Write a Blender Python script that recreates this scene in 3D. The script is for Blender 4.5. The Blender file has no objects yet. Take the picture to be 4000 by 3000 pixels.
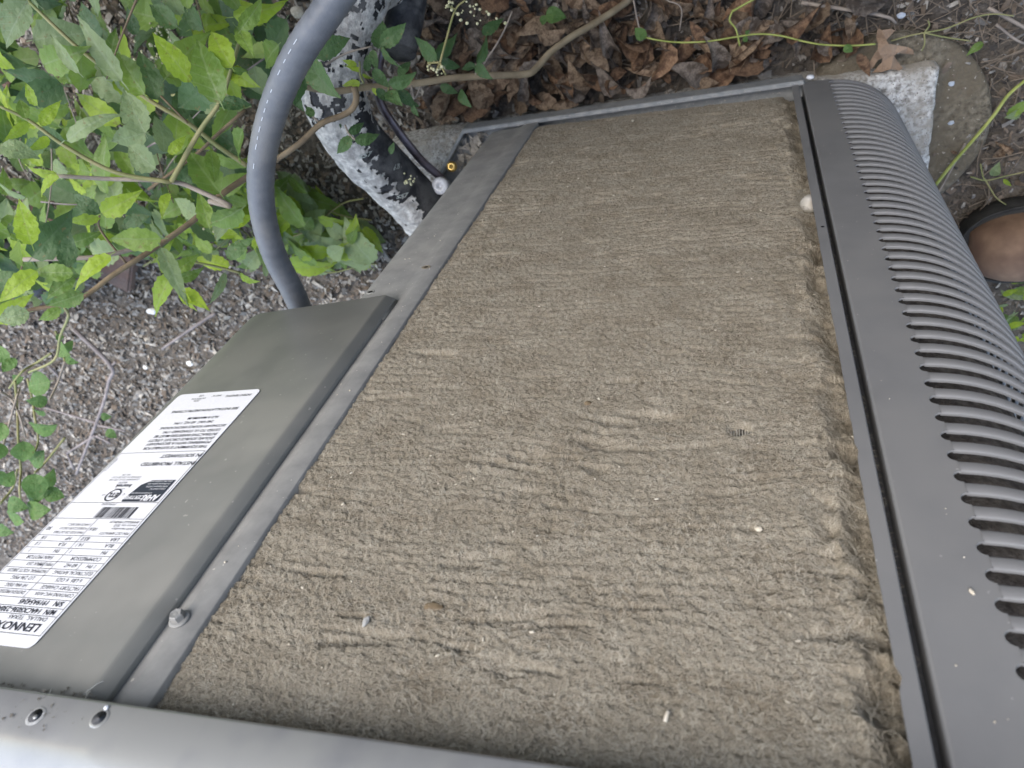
import bpy, bmesh, math, random
import numpy as np
from mathutils import Vector, Matrix

random.seed(7)
rng = np.random.default_rng(7)
scene = bpy.context.scene
COL = scene.collection

# ------------------------------------------------------------------ camera
F = 2900.0                                    # focal length in pixels of the 4000 x 3000 photograph
def nz(v): return v / np.linalg.norm(v)
_d = nz(np.array([2904 - 2000, -725 - 1500, F]))          # straight down, seen by the camera
_x = -nz(np.array([-6759 - 2000, 1753 - 1500, F])); _x = nz(_x - _d * (_x @ _d))
R = np.stack([_x, np.cross(-_d, _x), -_d])                # camera axes (right, down, forward) -> world
C = np.array([0, .25, .969])
cam = bpy.data.objects.new('camera', bpy.data.cameras.new('camera'))
COL.objects.link(cam); scene.camera = cam
cam.matrix_world = Matrix([[R[i, 0], -R[i, 1], -R[i, 2], C[i]] for i in range(3)] + [[0, 0, 0, 1]])
cam.data.sensor_fit = 'HORIZONTAL'; cam.data.sensor_width = 36; cam.data.lens = F / 4000 * 36
cam.data.clip_start = .01; cam.data.clip_end = 200
cam.data.dof.use_dof = True; cam.data.dof.focus_distance = .50; cam.data.dof.aperture_fstop = 14

# ------------------------------------------------------------------ sky, sun, exposure
SUN_EL, SUN_AZ = math.radians(52), math.radians(120)      # azimuth from +x towards +y
w = bpy.data.worlds.new("World"); scene.world = w; w.use_nodes = True
nt = w.node_tree; nt.nodes.clear()
sky = nt.nodes.new('ShaderNodeTexSky'); sky.sky_type = 'NISHITA'; sky.sun_disc = False
sky.sun_elevation = SUN_EL; sky.sun_rotation = math.pi / 2 - SUN_AZ
sky.air_density = 1.2; sky.dust_density = 1.6; sky.ozone_density = 1.0
hs = nt.nodes.new('ShaderNodeHueSaturation'); hs.inputs['Saturation'].default_value = .82   # milky overcast
bg = nt.nodes.new('ShaderNodeBackground'); bg.inputs['Strength'].default_value = .15
wo = nt.nodes.new('ShaderNodeOutputWorld')
nt.links.new(sky.outputs[0], hs.inputs['Color']); nt.links.new(hs.outputs[0], bg.inputs['Color'])
nt.links.new(bg.outputs[0], wo.inputs['Surface'])
sl = bpy.data.lights.new('sun', 'SUN'); sl.energy = .9; sl.angle = math.radians(50); sl.color = (1, .93, .82)
sun = bpy.data.objects.new('sun', sl); COL.objects.link(sun)
sd = Vector((math.cos(SUN_EL) * math.cos(SUN_AZ), math.cos(SUN_EL) * math.sin(SUN_AZ), math.sin(SUN_EL)))
sun.rotation_euler = sd.to_track_quat('Z', 'Y').to_euler()
scene.view_settings.view_transform = 'Standard'; scene.view_settings.look = 'None'
scene.view_settings.gamma = 1; scene.view_settings.use_curve_mapping = False
scene.view_settings.exposure = 1.72

# ------------------------------------------------------------------ pixel -> place helpers (setting out only)
def ray(px, py): return R @ nz(np.array([px - 2000, py - 1500, F]))
def on_y(px, py, Y=0.): r = ray(px, py); return C + r * (Y - C[1]) / r[1]
def on_z(px, py, Z=0.): r = ray(px, py); return C + r * (Z - C[2]) / r[2]
def at(px, py, depth): return C + R @ np.array([(px - 2000) / F, (py - 1500) / F, 1.]) * depth
def proj(P):
    c = (np.asarray(P) - C) @ R
    return 2000 + F * c[..., 0] / c[..., 2], 1500 + F * c[..., 1] / c[..., 2], c[..., 2]

# ------------------------------------------------------------------ numpy noise
_tab = rng.random((256, 256))
def vnoise(x, y, s=0):
    x = np.asarray(x, float) + 17.3 * s; y = np.asarray(y, float) + 9.7 * s
    xi = np.floor(x).astype(int); yi = np.floor(y).astype(int); fx = x - xi; fy = y - yi
    fx = fx * fx * (3 - 2 * fx); fy = fy * fy * (3 - 2 * fy)
    a = _tab[xi & 255, yi & 255]; b = _tab[(xi + 1) & 255, yi & 255]
    c = _tab[xi & 255, (yi + 1) & 255]; d = _tab[(xi + 1) & 255, (yi + 1) & 255]
    return (a + (b - a) * fx + (c - a) * fy + (a - b - c + d) * fx * fy) * 2 - 1
def fbm(x, y, s=0, o=4):
    r = 0; a = 1; t = 0
    for k in range(o):
        r = r + a * vnoise(x * 2 ** k, y * 2 ** k, s + k * 3); t += a; a *= .5
    return r / t

# ------------------------------------------------------------------ objects
def tag(o, label=None, cat=None, group=None, kind=None):
    if label: o['label'] = label
    if cat: o['category'] = cat
    if group: o['group'] = group
    if kind: o['kind'] = kind
    return o
def thing(name, label, cat, loc=(0, 0, 0), group=None):
    o = bpy.data.objects.new(name, None); COL.objects.link(o); o.location = loc; o.empty_display_size = .02
    return tag(o, label, cat, group)
def put(o, parent):
    """parent o, keeping the world place it was built at"""
    M = Matrix.Translation(-Vector(parent.location)) if parent.type == 'EMPTY' else Matrix.Identity(4)   # mesh parts sit at the world origin
    o.parent = parent; o.matrix_parent_inverse = M
    return o
def mesh_data(name, V, Fc, mats, smooth=True, mi=None):
    me = bpy.data.meshes.new(name); me.from_pydata([tuple(v) for v in np.asarray(V, float).tolist()], [], [tuple(f) for f in (Fc.tolist() if hasattr(Fc, 'tolist') else Fc)])
    for m in (mats if isinstance(mats, (list, tuple)) else [mats]): me.materials.append(m)
    if mi is not None: me.polygons.foreach_set('material_index', np.asarray(mi, dtype=np.int32))
    me.polygons.foreach_set('use_smooth', np.full(len(me.polygons), smooth))
    me.update(); return me
def obj(name, me, parent=None):
    o = bpy.data.objects.new(name, me); COL.objects.link(o)
    if parent is not None: put(o, parent)
    return o
def mobj(name, V, Fc, mats, parent=None, smooth=True, mi=None): return obj(name, mesh_data(name, V, Fc, mats, smooth, mi), parent)

class MB:
    def __init__(s): s.V = []; s.F = []
    def add(s, V, Fc):
        n = len(s.V); s.V += [tuple(v) for v in np.asarray(V, float)]; s.F += [tuple(int(i) + n for i in f) for f in Fc]
    def box(s, a, b):
        (x0, y0, z0), (x1, y1, z1) = a, b
        s.add([(x0,y0,z0),(x1,y0,z0),(x1,y1,z0),(x0,y1,z0),(x0,y0,z1),(x1,y0,z1),(x1,y1,z1),(x0,y1,z1)],
              [(0,3,2,1),(4,5,6,7),(0,1,5,4),(1,2,6,5),(2,3,7,6),(3,0,4,7)])
    def build(s, name, mat, parent=None, smooth=False): return mobj(name, s.V, s.F, mat, parent, smooth)

def smooth_path(P, n=8):
    P = np.asarray(P, float); Q = np.vstack([2 * P[0] - P[1], P, 2 * P[-1] - P[-2]]); out = []
    for i in range(1, len(Q) - 2):
        for t in np.linspace(0, 1, n, endpoint=False):
            a, b, c, d = Q[i - 1], Q[i], Q[i + 1], Q[i + 2]
            out.append(.5 * (2 * b + (c - a) * t + (2 * a - 5 * b + 4 * c - d) * t * t + (3 * b - a - 3 * c + d) * t ** 3))
    out.append(P[-1]); return np.array(out)
def frames(P):
    T = np.gradient(P, axis=0); T /= np.linalg.norm(T, axis=1)[:, None]
    u = np.cross(T[0], [0, 0, 1.]); u = np.array([1., 0, 0]) if np.linalg.norm(u) < 1e-3 else nz(u)
    U = []
    for t in T:
        u = nz(u - t * (u @ t)); U.append(u)
    U = np.array(U); return T, U, np.cross(T, U)
def tube(P, r, seg=12, cap=True, lump=0, seed=0):
    """P path points, r radius or radii -> V, F"""
    P = np.asarray(P, float); n = len(P); r = np.broadcast_to(np.asarray(r, float), (n,))
    T, U, W = frames(P); a = np.linspace(0, 2 * np.pi, seg, endpoint=False)
    L = np.r_[0, np.cumsum(np.linalg.norm(np.diff(P, axis=0), axis=1))]
    rr = r[:, None] * np.ones((1, seg))
    if lump: rr = rr * (1 + lump * fbm(L[:, None] / (r.mean() * 2.2) + 0 * a, np.cos(a)[None] * 1.3 + np.sin(a)[None] * .9 + 5, seed, 3))
    V = P[:, None] + rr[..., None] * (np.cos(a)[None, :, None] * U[:, None] + np.sin(a)[None, :, None] * W[:, None])
    V = V.reshape(-1, 3); Fc = []
    for i in range(n - 1):
        for j in range(seg):
            k = (j + 1) % seg; Fc.append((i * seg + j, i * seg + k, (i + 1) * seg + k, (i + 1) * seg + j))
    if cap: Fc.append(tuple(range(seg - 1, -1, -1))); Fc.append(tuple((n - 1) * seg + j for j in range(seg)))
    return V, Fc

def lathe(prof, seg=24):
    """prof [(r, h)] about +z -> V, F"""
    V = []; Fc = []; n = len(prof)
    for r, h in prof:
        for j in range(seg):
            a = 2 * math.pi * j / seg; V.append((r * math.cos(a), r * math.sin(a), h))
    for i in range(n - 1):
        for j in range(seg):
            k = (j + 1) % seg; Fc.append((i * seg + j, i * seg + k, (i + 1) * seg + k, (i + 1) * seg + j))
    Fc.append(tuple(range(seg - 1, -1, -1))); Fc.append(tuple((n - 1) * seg + j for j in range(seg)))
    return np.array(V), Fc
def basis(P, n, up=(0, 0, 1)):
    n = nz(np.asarray(n, float)); u = np.cross(up, n); u = np.array([1., 0, 0]) if np.linalg.norm(u) < 1e-6 else nz(u)
    return np.asarray(P, float), np.stack([u, np.cross(n, u), n])
def place(V, P, B): return np.asarray(V) @ B + P

# ------------------------------------------------------------------ materials
def mat(name, c1, c2=None, scale=40, rough=.7, bump=0, bscale=None, detail=4, metal=0, spec=.4, lo=.35, hi=.65, stretch=None, c3=None, sc3=6, speck=None, coat=0, trans=0, rand=0, bdist=.001):
    m = bpy.data.materials.new(name); m.use_nodes = True; t = m.node_tree; N = t.nodes; L = t.links
    b = N['Principled BSDF']; b.inputs['Roughness'].default_value = rough; b.inputs['Metallic'].default_value = metal
    b.inputs['Specular IOR Level'].default_value = spec
    if coat: b.inputs['Coat Weight'].default_value = coat
    tc = N.new('ShaderNodeTexCoord'); mp = N.new('ShaderNodeMapping'); L.new(tc.outputs['Object'], mp.inputs[0])
    if stretch: mp.inputs['Scale'].default_value = stretch
    out = None
    def noise(s, d=detail, r=.6):
        n = N.new('ShaderNodeTexNoise'); n.inputs['Scale'].default_value = s; n.inputs['Detail'].default_value = d; n.inputs['Roughness'].default_value = r
        L.new(mp.outputs[0], n.inputs['Vector']); return n.outputs['Fac']
    def ramp(src, a, bb, ca, cb):
        r = N.new('ShaderNodeValToRGB'); r.color_ramp.elements[0].position = a; r.color_ramp.elements[1].position = bb
        r.color_ramp.elements[0].color = (*ca, 1); r.color_ramp.elements[1].color = (*cb, 1); L.new(src, r.inputs[0]); return r.outputs[0]
    def mix(fac, a, bb):
        x = N.new('ShaderNodeMix'); x.data_type = 'RGBA'; L.new(fac, x.inputs[0])
        for i, v in ((6, a), (7, bb)):
            if isinstance(v, tuple): x.inputs[i].default_value = (*v, 1)
            else: L.new(v, x.inputs[i])
        return x.outputs[2]
    col = c1
    if c2: col = ramp(noise(scale), lo, hi, c1, c2)
    if c3: col = mix(ramp(noise(sc3, 3), .45, .62, (0, 0, 0), (1, 1, 1)), col, c3)
    if speck:
        sc, cc, a = speck; col = mix(ramp(noise(sc, 1), a, a + .03, (0, 0, 0), (1, 1, 1)), col, cc)
    if rand:
        oi = N.new('ShaderNodeObjectInfo'); h = N.new('ShaderNodeHueSaturation')
        mr = N.new('ShaderNodeMapRange'); mr.inputs['To Min'].default_value = 1 - rand; mr.inputs['To Max'].default_value = 1 + rand
        L.new(oi.outputs['Random'], mr.inputs[0]); L.new(mr.outputs[0], h.inputs['Value'])
        if isinstance(col, tuple): h.inputs['Color'].default_value = (*col, 1)
        else: L.new(col, h.inputs['Color'])
        col = h.outputs[0]
    if isinstance(col, tuple): b.inputs['Base Color'].default_value = (*col, 1)
    else: L.new(col, b.inputs['Base Color'])
    if bump:
        bn = N.new('ShaderNodeBump'); bn.inputs['Strength'].default_value = bump; bn.inputs['Distance'].default_value = bdist
        L.new(noise(bscale or scale, 5), bn.inputs['Height']); L.new(bn.outputs[0], b.inputs['Normal'])
    return m

def leaf_mat(name, dark, light, under, rib, gloss=.45, transl=.28, veins=6.5):
    """green leaf: colour differs from leaf to leaf, pale ribs and paler underside"""
    m = bpy.data.materials.new(name); m.use_nodes = True; t = m.node_tree; N = t.nodes; L = t.links
    b = N['Principled BSDF']; b.inputs['Roughness'].default_value = gloss; b.inputs['Specular IOR Level'].default_value = .35
    tc = N.new('ShaderNodeTexCoord'); sx = N.new('ShaderNodeSeparateXYZ'); L.new(tc.outputs['Object'], sx.inputs[0])
    def math_(op, a, bb=None, c=None):
        n = N.new('ShaderNodeMath'); n.operation = op
        for i, v in enumerate((a, bb, c)):
            if v is None: continue
            if isinstance(v, (int, float)): n.inputs[i].default_value = v
            else: L.new(v, n.inputs[i])
        return n.outputs[0]
    ay = math_('ABSOLUTE', sx.outputs[1])
    mid = math_('LESS_THAN', ay, .014)
    ph = math_('FRACT', math_('MULTIPLY', math_('SUBTRACT', sx.outputs[0], math_('MULTIPLY', ay, .9)), veins))
    side = math_('LESS_THAN', ph, .13)
    vein = math_('MAXIMUM', mid, math_('MULTIPLY', side, .55))
    def mix(fac, a, bb):
        x = N.new('ShaderNodeMix'); x.data_type = 'RGBA'
        if isinstance(fac, (int, float)): x.inputs[0].default_value = fac
        else: L.new(fac, x.inputs[0])
        for i, v in ((6, a), (7, bb)):
            if isinstance(v, tuple): x.inputs[i].default_value = (*v, 1)
            else: L.new(v, x.inputs[i])
        return x.outputs[2]
    oi = N.new('ShaderNodeObjectInfo')
    n = N.new('ShaderNodeTexNoise'); n.inputs['Scale'].default_value = 3.5; n.inputs['Detail'].default_value = 5; L.new(tc.outputs['Object'], n.inputs['Vector'])
    base = mix(oi.outputs['Random'], dark, light)
    base = mix(math_('MULTIPLY', n.outputs['Fac'], .5), base, light)
    base = mix(math_('MULTIPLY', vein, .45), base, rib)
    n2 = N.new('ShaderNodeTexNoise'); n2.inputs['Scale'].default_value = 11; n2.inputs['Detail'].default_value = 2; mp2 = N.new('ShaderNodeVectorMath'); mp2.operation = 'ADD'; cmb = N.new('ShaderNodeCombineXYZ')
    L.new(math_('MULTIPLY', oi.outputs['Random'], 40.), cmb.inputs[0]); L.new(tc.outputs['Object'], mp2.inputs[0]); L.new(cmb.outputs[0], mp2.inputs[1]); L.new(mp2.outputs[0], n2.inputs['Vector'])
    base = mix(math_('MULTIPLY', math_('GREATER_THAN', n2.outputs['Fac'], .67), .55), base, (.16, .11, .04))
    g = N.new('ShaderNodeNewGeometry'); base = mix(math_('MULTIPLY', g.outputs['Backfacing'], .75), base, under)
    L.new(base, b.inputs['Base Color'])
    bp = N.new('ShaderNodeBump'); bp.inputs['Strength'].default_value = .5; bp.inputs['Distance'].default_value = .02
    hgt = math_('SUBTRACT', math_('MULTIPLY', n.outputs['Fac'], .4), vein); L.new(hgt, bp.inputs['Height']); L.new(bp.outputs[0], b.inputs['Normal'])
    tr = N.new('ShaderNodeBsdfTranslucent'); L.new(mix(.4, base, tuple(min(1, v * 2.2) for v in light)), tr.inputs['Color'])
    ms = N.new('ShaderNodeMixShader'); ms.inputs[0].default_value = transl
    L.new(b.outputs[0], ms.inputs[1]); L.new(tr.outputs[0], ms.inputs[2]); L.new(ms.outputs[0], N['Material Output'].inputs['Surface'])
    return m

M_PAINT = mat('painted_metal', (.185, .185, .171), (.215, .215, .20), 14, .40, .12, 1500, spec=.4, bdist=.0004, c3=(.245, .24, .22), sc3=13, detail=9, speck=(260, (.34, .33, .3), .745))
M_PAINT2 = mat('painted_metal_dusty', (.215, .213, .206), (.29, .285, .272), 55, .5, .12, 1400, spec=.35, bdist=.0004, speck=(420, (.5, .48, .43), .73))
M_LOUV = mat('louver_paint', (.155, .155, .157), (.185, .185, .186), 16, .45, .12, 1500, spec=.35, bdist=.0004, detail=7, c3=(.19, .188, .186), sc3=12, speck=(300, (.3, .3, .29), .76))
M_COVER = mat('cover_paint', (.19, .192, .196), (.235, .236, .238), 45, .28, .1, 1200, spec=.9, coat=.35, c3=(.25, .25, .24), sc3=20, bdist=.0004)
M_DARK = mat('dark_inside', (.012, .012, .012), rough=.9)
M_LINT = mat('lint', (.235, .203, .155), (.415, .367, .29), 420, .95, 1.0, 1000, detail=8, lo=.3, hi=.7, spec=.05, c3=(.25, .212, .158), sc3=26, stretch=(1, 1, 1.5), bdist=.0022)
M_FIBRE = mat('lint_fibre', (.40, .357, .282), (.52, .475, .39), 60, .95, spec=.05)
M_FIN = mat('aluminium_fin', (.62, .6, .56), rough=.5, metal=.2)
M_STEEL = mat('screw_steel', (.5, .5, .49), (.36, .36, .35), 500, .35, metal=.7)
M_CAP = mat('white_cap', (.72, .74, .78), (.55, .57, .6), 300, .25, spec=.6)
M_BRASS = mat('brass', (.6, .42, .14), rough=.3, metal=.9)
M_LABEL = mat('label_paper', (.74, .74, .77), (.8, .8, .82), 900, .45, spec=.4)
M_INK = mat('label_ink', (.02, .02, .028), rough=.6)
M_BADGE = mat('badge_ink', (.032, .04, .055), rough=.5)
M_CONDUIT = mat('conduit_pvc', (.098, .108, .122), (.135, .145, .16), 40, .45, .2, 600, spec=.4, c3=(.15, .155, .16), sc3=25)
M_PRINT = mat('white_print', (.42, .45, .49), rough=.5)
M_FOAM = mat('black_foam', (.014, .015, .018), (.04, .041, .046), 90, .75, .5, 400, bdist=.002, c3=(.10, .10, .10), sc3=38, detail=7)
M_COAT = mat('flaking_coating', (.60, .585, .55), (.20, .20, .195), 130, .85, 1.0, 220, detail=9, c3=(.30, .29, .275), sc3=60, lo=.38, hi=.7, bdist=.002)
M_COPPER = mat('weathered_copper', (.085, .065, .07), (.16, .135, .15), 80, .35, metal=.5, c3=(.22, .2, .24), sc3=25)
M_PAD = mat('pad_aggregate', (.20, .185, .16), (.62, .61, .58), 190, .9, 1.0, 260, detail=3, lo=.35, hi=.6, c3=(.34, .31, .26), sc3=18, speck=(520, (.06, .055, .05), .68), bdist=.004)
M_PADB = mat('slab_concrete', (.06, .05, .034), (.25, .22, .165), 150, .92, 1.0, 210, detail=6, lo=.34, hi=.68, c3=(.13, .108, .075), sc3=14, speck=(210, (.36, .33, .27), .70), bdist=.004)
M_SOIL = mat('soil', (.055, .046, .038), (.17, .148, .125), 60, .95, 1.0, 140, detail=8, c3=(.15, .13, .105), sc3=3, bdist=.008)
M_BARK = mat('vine_bark', (.20, .155, .095), (.31, .25, .16), 45, .75, .5, 200, stretch=(1, 1, 1))
M_STEM = mat('green_stem', (.17, .19, .07), (.27, .24, .11), 30, .6)
M_STEMB = mat('brown_stem', (.12, .085, .05), (.22, .165, .10), 40, .75, .4, 200)
M_RUN = mat('yellow_green_stem', (.22, .26, .06), (.33, .36, .1), 60, .5)
M_TWIG = mat('dry_twig', (.20, .17, .145), (.33, .28, .23), 50, .85, .4, 200)
M_TWIGR = mat('grey_twig', (.17, .145, .14), (.27, .235, .225), 50, .85)
M_BRICK = mat('brick_clay', (.15, .082, .062), (.23, .135, .105), 60, .9, .9, 160, c3=(.17, .12, .1), sc3=14, bdist=.003)
M_PIPE = mat('dark_pipe', (.014, .016, .024), (.03, .034, .045), 60, .5, .3, 200)
M_LEATH = mat('brown_leather', (.14, .085, .055), (.235, .15, .095), 35, .75, .35, 300, c3=(.13, .075, .05), sc3=12)
M_RUBBER = mat('black_rubber', (.014, .014, .013), (.03, .029, .026), 80, .7, .4, 300)
M_FLECK = mat('blue_grey_fleck', (.34, .39, .46), (.45, .48, .52), 300, .7)
M_FLUFF = mat('white_fluff', (.62, .61, .58), (.75, .74, .72), 200, .95)
M_SEED = mat('pale_seed', (.5, .44, .34), (.66, .61, .52), 300, .8)
M_FLOWER = mat('dry_flower', (.36, .36, .2), (.5, .49, .33), 200, .85)
M_DEAD = [mat('dead_leaf_' + n, a, b_, 22, .75, .7, 60, c3=c, sc3=5, rand=.3, bdist=.01, spec=.25) for n, a, b_, c in (
    ('tan', (.29, .205, .135), (.47, .345, .23), (.16, .105, .068)),
    ('grey', (.2, .17, .14), (.35, .29, .24), (.12, .095, .075)),
    ('rust', (.22, .13, .078), (.35, .22, .13), (.12, .07, .045)))]
M_CHIP = [mat('chip_' + n, a, b_, 90, .9) for n, a, b_ in (
    ('grey', (.19, .175, .155), (.31, .29, .26)), ('brown', (.10, .078, .058), (.19, .15, .115)),
    ('pale', (.33, .30, .25), (.48, .44, .38)), ('dark', (.03, .025, .022), (.07, .06, .05)))]
M_LEAF = leaf_mat('leaf_green', (.065, .135, .032), (.19, .29, .05), (.17, .24, .10), (.24, .31, .14), .4, .34)
M_LEAFY = leaf_mat('leaf_yellow_green', (.17, .29, .028), (.32, .43, .045), (.2, .27, .09), (.27, .33, .12), .42, .4)
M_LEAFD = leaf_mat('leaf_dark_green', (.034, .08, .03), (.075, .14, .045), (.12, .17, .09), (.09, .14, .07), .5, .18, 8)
M_LEAFP = leaf_mat('leaf_pale_green', (.14, .2, .09), (.22, .29, .13), (.2, .25, .14), (.26, .32, .2), .5, .25)
M_LEAFR = leaf_mat('leaf_round_green', (.06, .13, .035), (.11, .20, .05), (.16, .24, .1), (.18, .27, .1), .5, .28, 4)

# ================================================================== SETTING
# soil: one sheet, fine near the unit, on to the horizon
xs = np.r_[-30, -12, -5, np.arange(-2.6, 1.4, .025), 3, 8, 30]; ys = np.r_[-30, -10, -3, np.arange(-1.6, 1.2, .025), 3, 10, 30]
X, Y = np.meshgrid(xs, ys, indexing='ij')
Z = .010 * fbm(X * 6, Y * 6, 3, 4) - .006
Z[(X > -.46) & (X < .27) & (Y < 0) & (Y > -.8)] = -.012
nx, ny = X.shape
idx = np.arange(nx * ny).reshape(nx, ny)
Fc = np.stack([idx[:-1, :-1], idx[1:, :-1], idx[1:, 1:], idx[:-1, 1:]], -1).reshape(-1, 4)
soil = mobj('ground', np.stack([X, Y, Z], -1).reshape(-1, 3), Fc, M_SOIL)
tag(soil, 'dark brown soil strewn with litter around the air conditioner', kind='structure')
def soil_z(x, y): return .010 * fbm(np.asarray(x) * 6., np.asarray(y) * 6., 3, 4) - .006

# mulch: bark chips and crumbs, far too many to count
def chips(name, label, n, region, size, mats_w, lift=.004, seed=0, elong=(1.5, 3.5)):
    r = np.random.default_rng(seed); P = []
    while len(P) < n:
        x, y = region(r)
        if -.445 < x < .195 and -.8 < y < -.008: continue
        if (x - .15) ** 2 + (y + .085) ** 2 < .108 ** 2: 
            if r.random() < .93: continue
        P.append((x, y))
    P = np.array(P); s = size[0] * (size[1] / size[0]) ** (r.random(n) ** 1.6); e = r.uniform(*elong, n)
    a = r.uniform(0, 2 * np.pi, n); tx = r.normal(0, .45, n); ty = r.normal(0, .45, n)
    base = np.array([(-.5, -.5, 0), (0, -.55, .16), (.5, -.35, 0), (.5, .4, .02), (.05, .5, .2), (-.5, .45, 0)])
    V = np.repeat(base[None], n, 0) + r.normal(0, .09, (n, 6, 3))
    V[..., 0] *= (s * e ** .5)[:, None]; V[..., 1] *= (s / e ** .5)[:, None]; V[..., 2] *= s[:, None]
    V[..., 2] += V[..., 0] * tx[:, None] + V[..., 1] * ty[:, None]
    ca, sa = np.cos(a)[:, None], np.sin(a)[:, None]
    x2 = V[..., 0] * ca - V[..., 1] * sa; y2 = V[..., 0] * sa + V[..., 1] * ca
    zz = soil_z(P[:, 0], P[:, 1]) + r.uniform(.001, lift, n)
    inside = (P[:, 0] - .15) ** 2 + (P[:, 1] + .085) ** 2 < .108 ** 2
    zz[inside] = .0215
    V = np.stack([x2 + P[:, :1], y2 + P[:, 1:], V[..., 2] + zz[:, None]], -1).reshape(-1, 3)
    o = np.arange(n)[:, None] * 6
    Fc = np.concatenate([o + np.array([[0, 1, 4, 5]]), o + np.array([[1, 2, 3, 4]])])
    mi = r.choice(len(mats_w), n, p=mats_w); mi = np.r_[mi, mi]
    ob = mobj(name, V, Fc, M_CHIP[:len(mats_w)], None, False, mi); return tag(ob, label, kind='stuff')
chips('mulch', 'grey brown bark crumbs covering the soil left of the unit', 58000, lambda r: (-.36 - 1.75 * r.random() ** 1.25, r.uniform(-1.0, .35)), (.0026, .0105), [.50, .37, .08, .05], .005, 1, (1.2, 3.4))
chips('mulch', 'dark bark crumbs and husks covering the soil right of the unit', 17000, lambda r: (r.uniform(-.36, .85), .3 - 1.5 * r.random() ** 1.3), (.0025, .010), [.26, .44, .06, .24], .008, 2, (1.3, 3.6))

# unseen low wall, added to darken the lower coil; pipes and conduit end there
V = [(x, y, z) for x, y in ((-.95, .92), (-.95, .70), (2.2, .70)) for z in (-.3, 1.15)]
tag(mobj('added_shade_wall', V + [(2.2, .92, -.3), (2.2, .92, 1.15)], [(0, 2, 3, 1), (2, 4, 5, 3), (4, 6, 7, 5), (6, 0, 1, 7), (1, 3, 5, 7)], mat('shade_wall_tone', (.13, .112, .098), (.21, .185, .165), 30, .9), None, False), 'added low grey brown wall out of view that shades the lower coil', kind='structure')

# concrete pad and the round slab its corner stands on
def slab_grid(name, x0, x1, y0, y1, z0, z1, m, step=.006, rough=.0012, label='', cat='slab'):
    nx = int((x1 - x0) / step); ny = int((y1 - y0) / step)
    X, Y = np.meshgrid(np.linspace(x0, x1, nx), np.linspace(y0, y1, ny), indexing='ij')
    e = np.minimum(np.minimum(X - x0, x1 - X), np.minimum(Y - y0, y1 - Y))
    Z = z1 + rough * fbm(X * 150, Y * 150, 5, 3) - .004 * np.exp(-e / .004)
    Xj = X + .0016 * vnoise(Y * 130, X * 0, 2) * (np.minimum(X - x0, x1 - X) < .004); Yj = Y + .0012 * vnoise(X * 130, Y * 0, 4) * (np.minimum(Y - y0, y1 - Y) < .004)
    V = np.stack([Xj, Yj, Z], -1).reshape(-1, 3); idx = np.arange(nx * ny).reshape(nx, ny)
    Fc = [tuple(f) for f in np.stack([idx[:-1, :-1], idx[1:, :-1], idx[1:, 1:], idx[:-1, 1:]], -1).reshape(-1, 4)]
    ring = np.r_[idx[:, 0], idx[-1, 1:], idx[-2::-1, -1], idx[0, -2:0:-1]]; n = len(V); low = V[ring].copy(); low[:, 2] = z0
    V = np.vstack([V, low]); k = len(ring)
    for i in range(k):
        j = (i + 1) % k; Fc.append((ring[j], ring[i], n + i, n + j))
    return tag(mobj(name, V, Fc, m, None, True), label, cat)
slab_grid('concrete_pad', -.47, .1915, -.76, -.0105, -.01, .05, M_PAD, .004, .0022, 'pale rough aggregate pad under the grey air conditioner', 'pad')
Vd = []; rs = np.r_[np.linspace(.001, .1, 22), .1045, .107, .108]; th = np.linspace(0, 2 * np.pi, 120, endpoint=False)
for i, r_ in enumerate(rs):
    for a in th:
        wob = 1 + .012 * vnoise(math.cos(a) * 3, math.sin(a) * 3, 1)
        x, y = .150 + r_ * wob * math.cos(a), -.085 + r_ * wob * math.sin(a)
        z = .020 + .0012 * float(fbm(x * 120, y * 120, 8, 3)) - (0 if i < 22 else (.001, .005, .03)[i - 22])
        Vd.append((x, y, z))
Fd = [(i * 120 + j, i * 120 + (j + 1) % 120, (i + 1) * 120 + (j + 1) % 120, (i + 1) * 120 + j) for i in range(len(rs) - 1) for j in range(120)]
tag(mobj('round_slab', Vd, Fd, M_PADB), 'round weathered brown concrete slab half under the pad corner', 'slab')

# ================================================================== AIR CONDITIONER
ac = thing('air_conditioner', 'grey outdoor air conditioner with its side panel off and a lint clogged coil', 'air conditioner', (-.1, -.3, .05))
XS = .158; RC = .0776; CX = .080                   # right side, corner radius, corner centre
def right_path(off=0., xstart=.0821, n=16, yend=-.52):
    r = RC + off; P = [(xstart, off)]
    a0 = math.acos(min(1, max(0, (max(xstart, CX) + .0012 - CX) / r)))
    for a in np.linspace(a0, 0, n): P.append((CX + r * math.cos(a), -RC + r * math.sin(a)))
    P.append((CX + r, -.25)); P.append((CX + r, yend)); return np.array(P)
def sweep(path_fn, prof, xstart=.0821, yend=-.52, n=16):
    """prof [(out, z)] swept round the right-hand corner"""
    rows = [right_path(o, xstart, n, yend) for o, z in prof]; V = []; Fc = []; m = len(rows[0])
    for (o, z), row in zip(prof, rows):
        V += [(x, y, z) for x, y in row]
    for i in range(len(prof) - 1):
        for j in range(m - 1): Fc.append((i * m + j, (i + 1) * m + j, (i + 1) * m + j + 1, i * m + j + 1))
    return V, Fc
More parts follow.
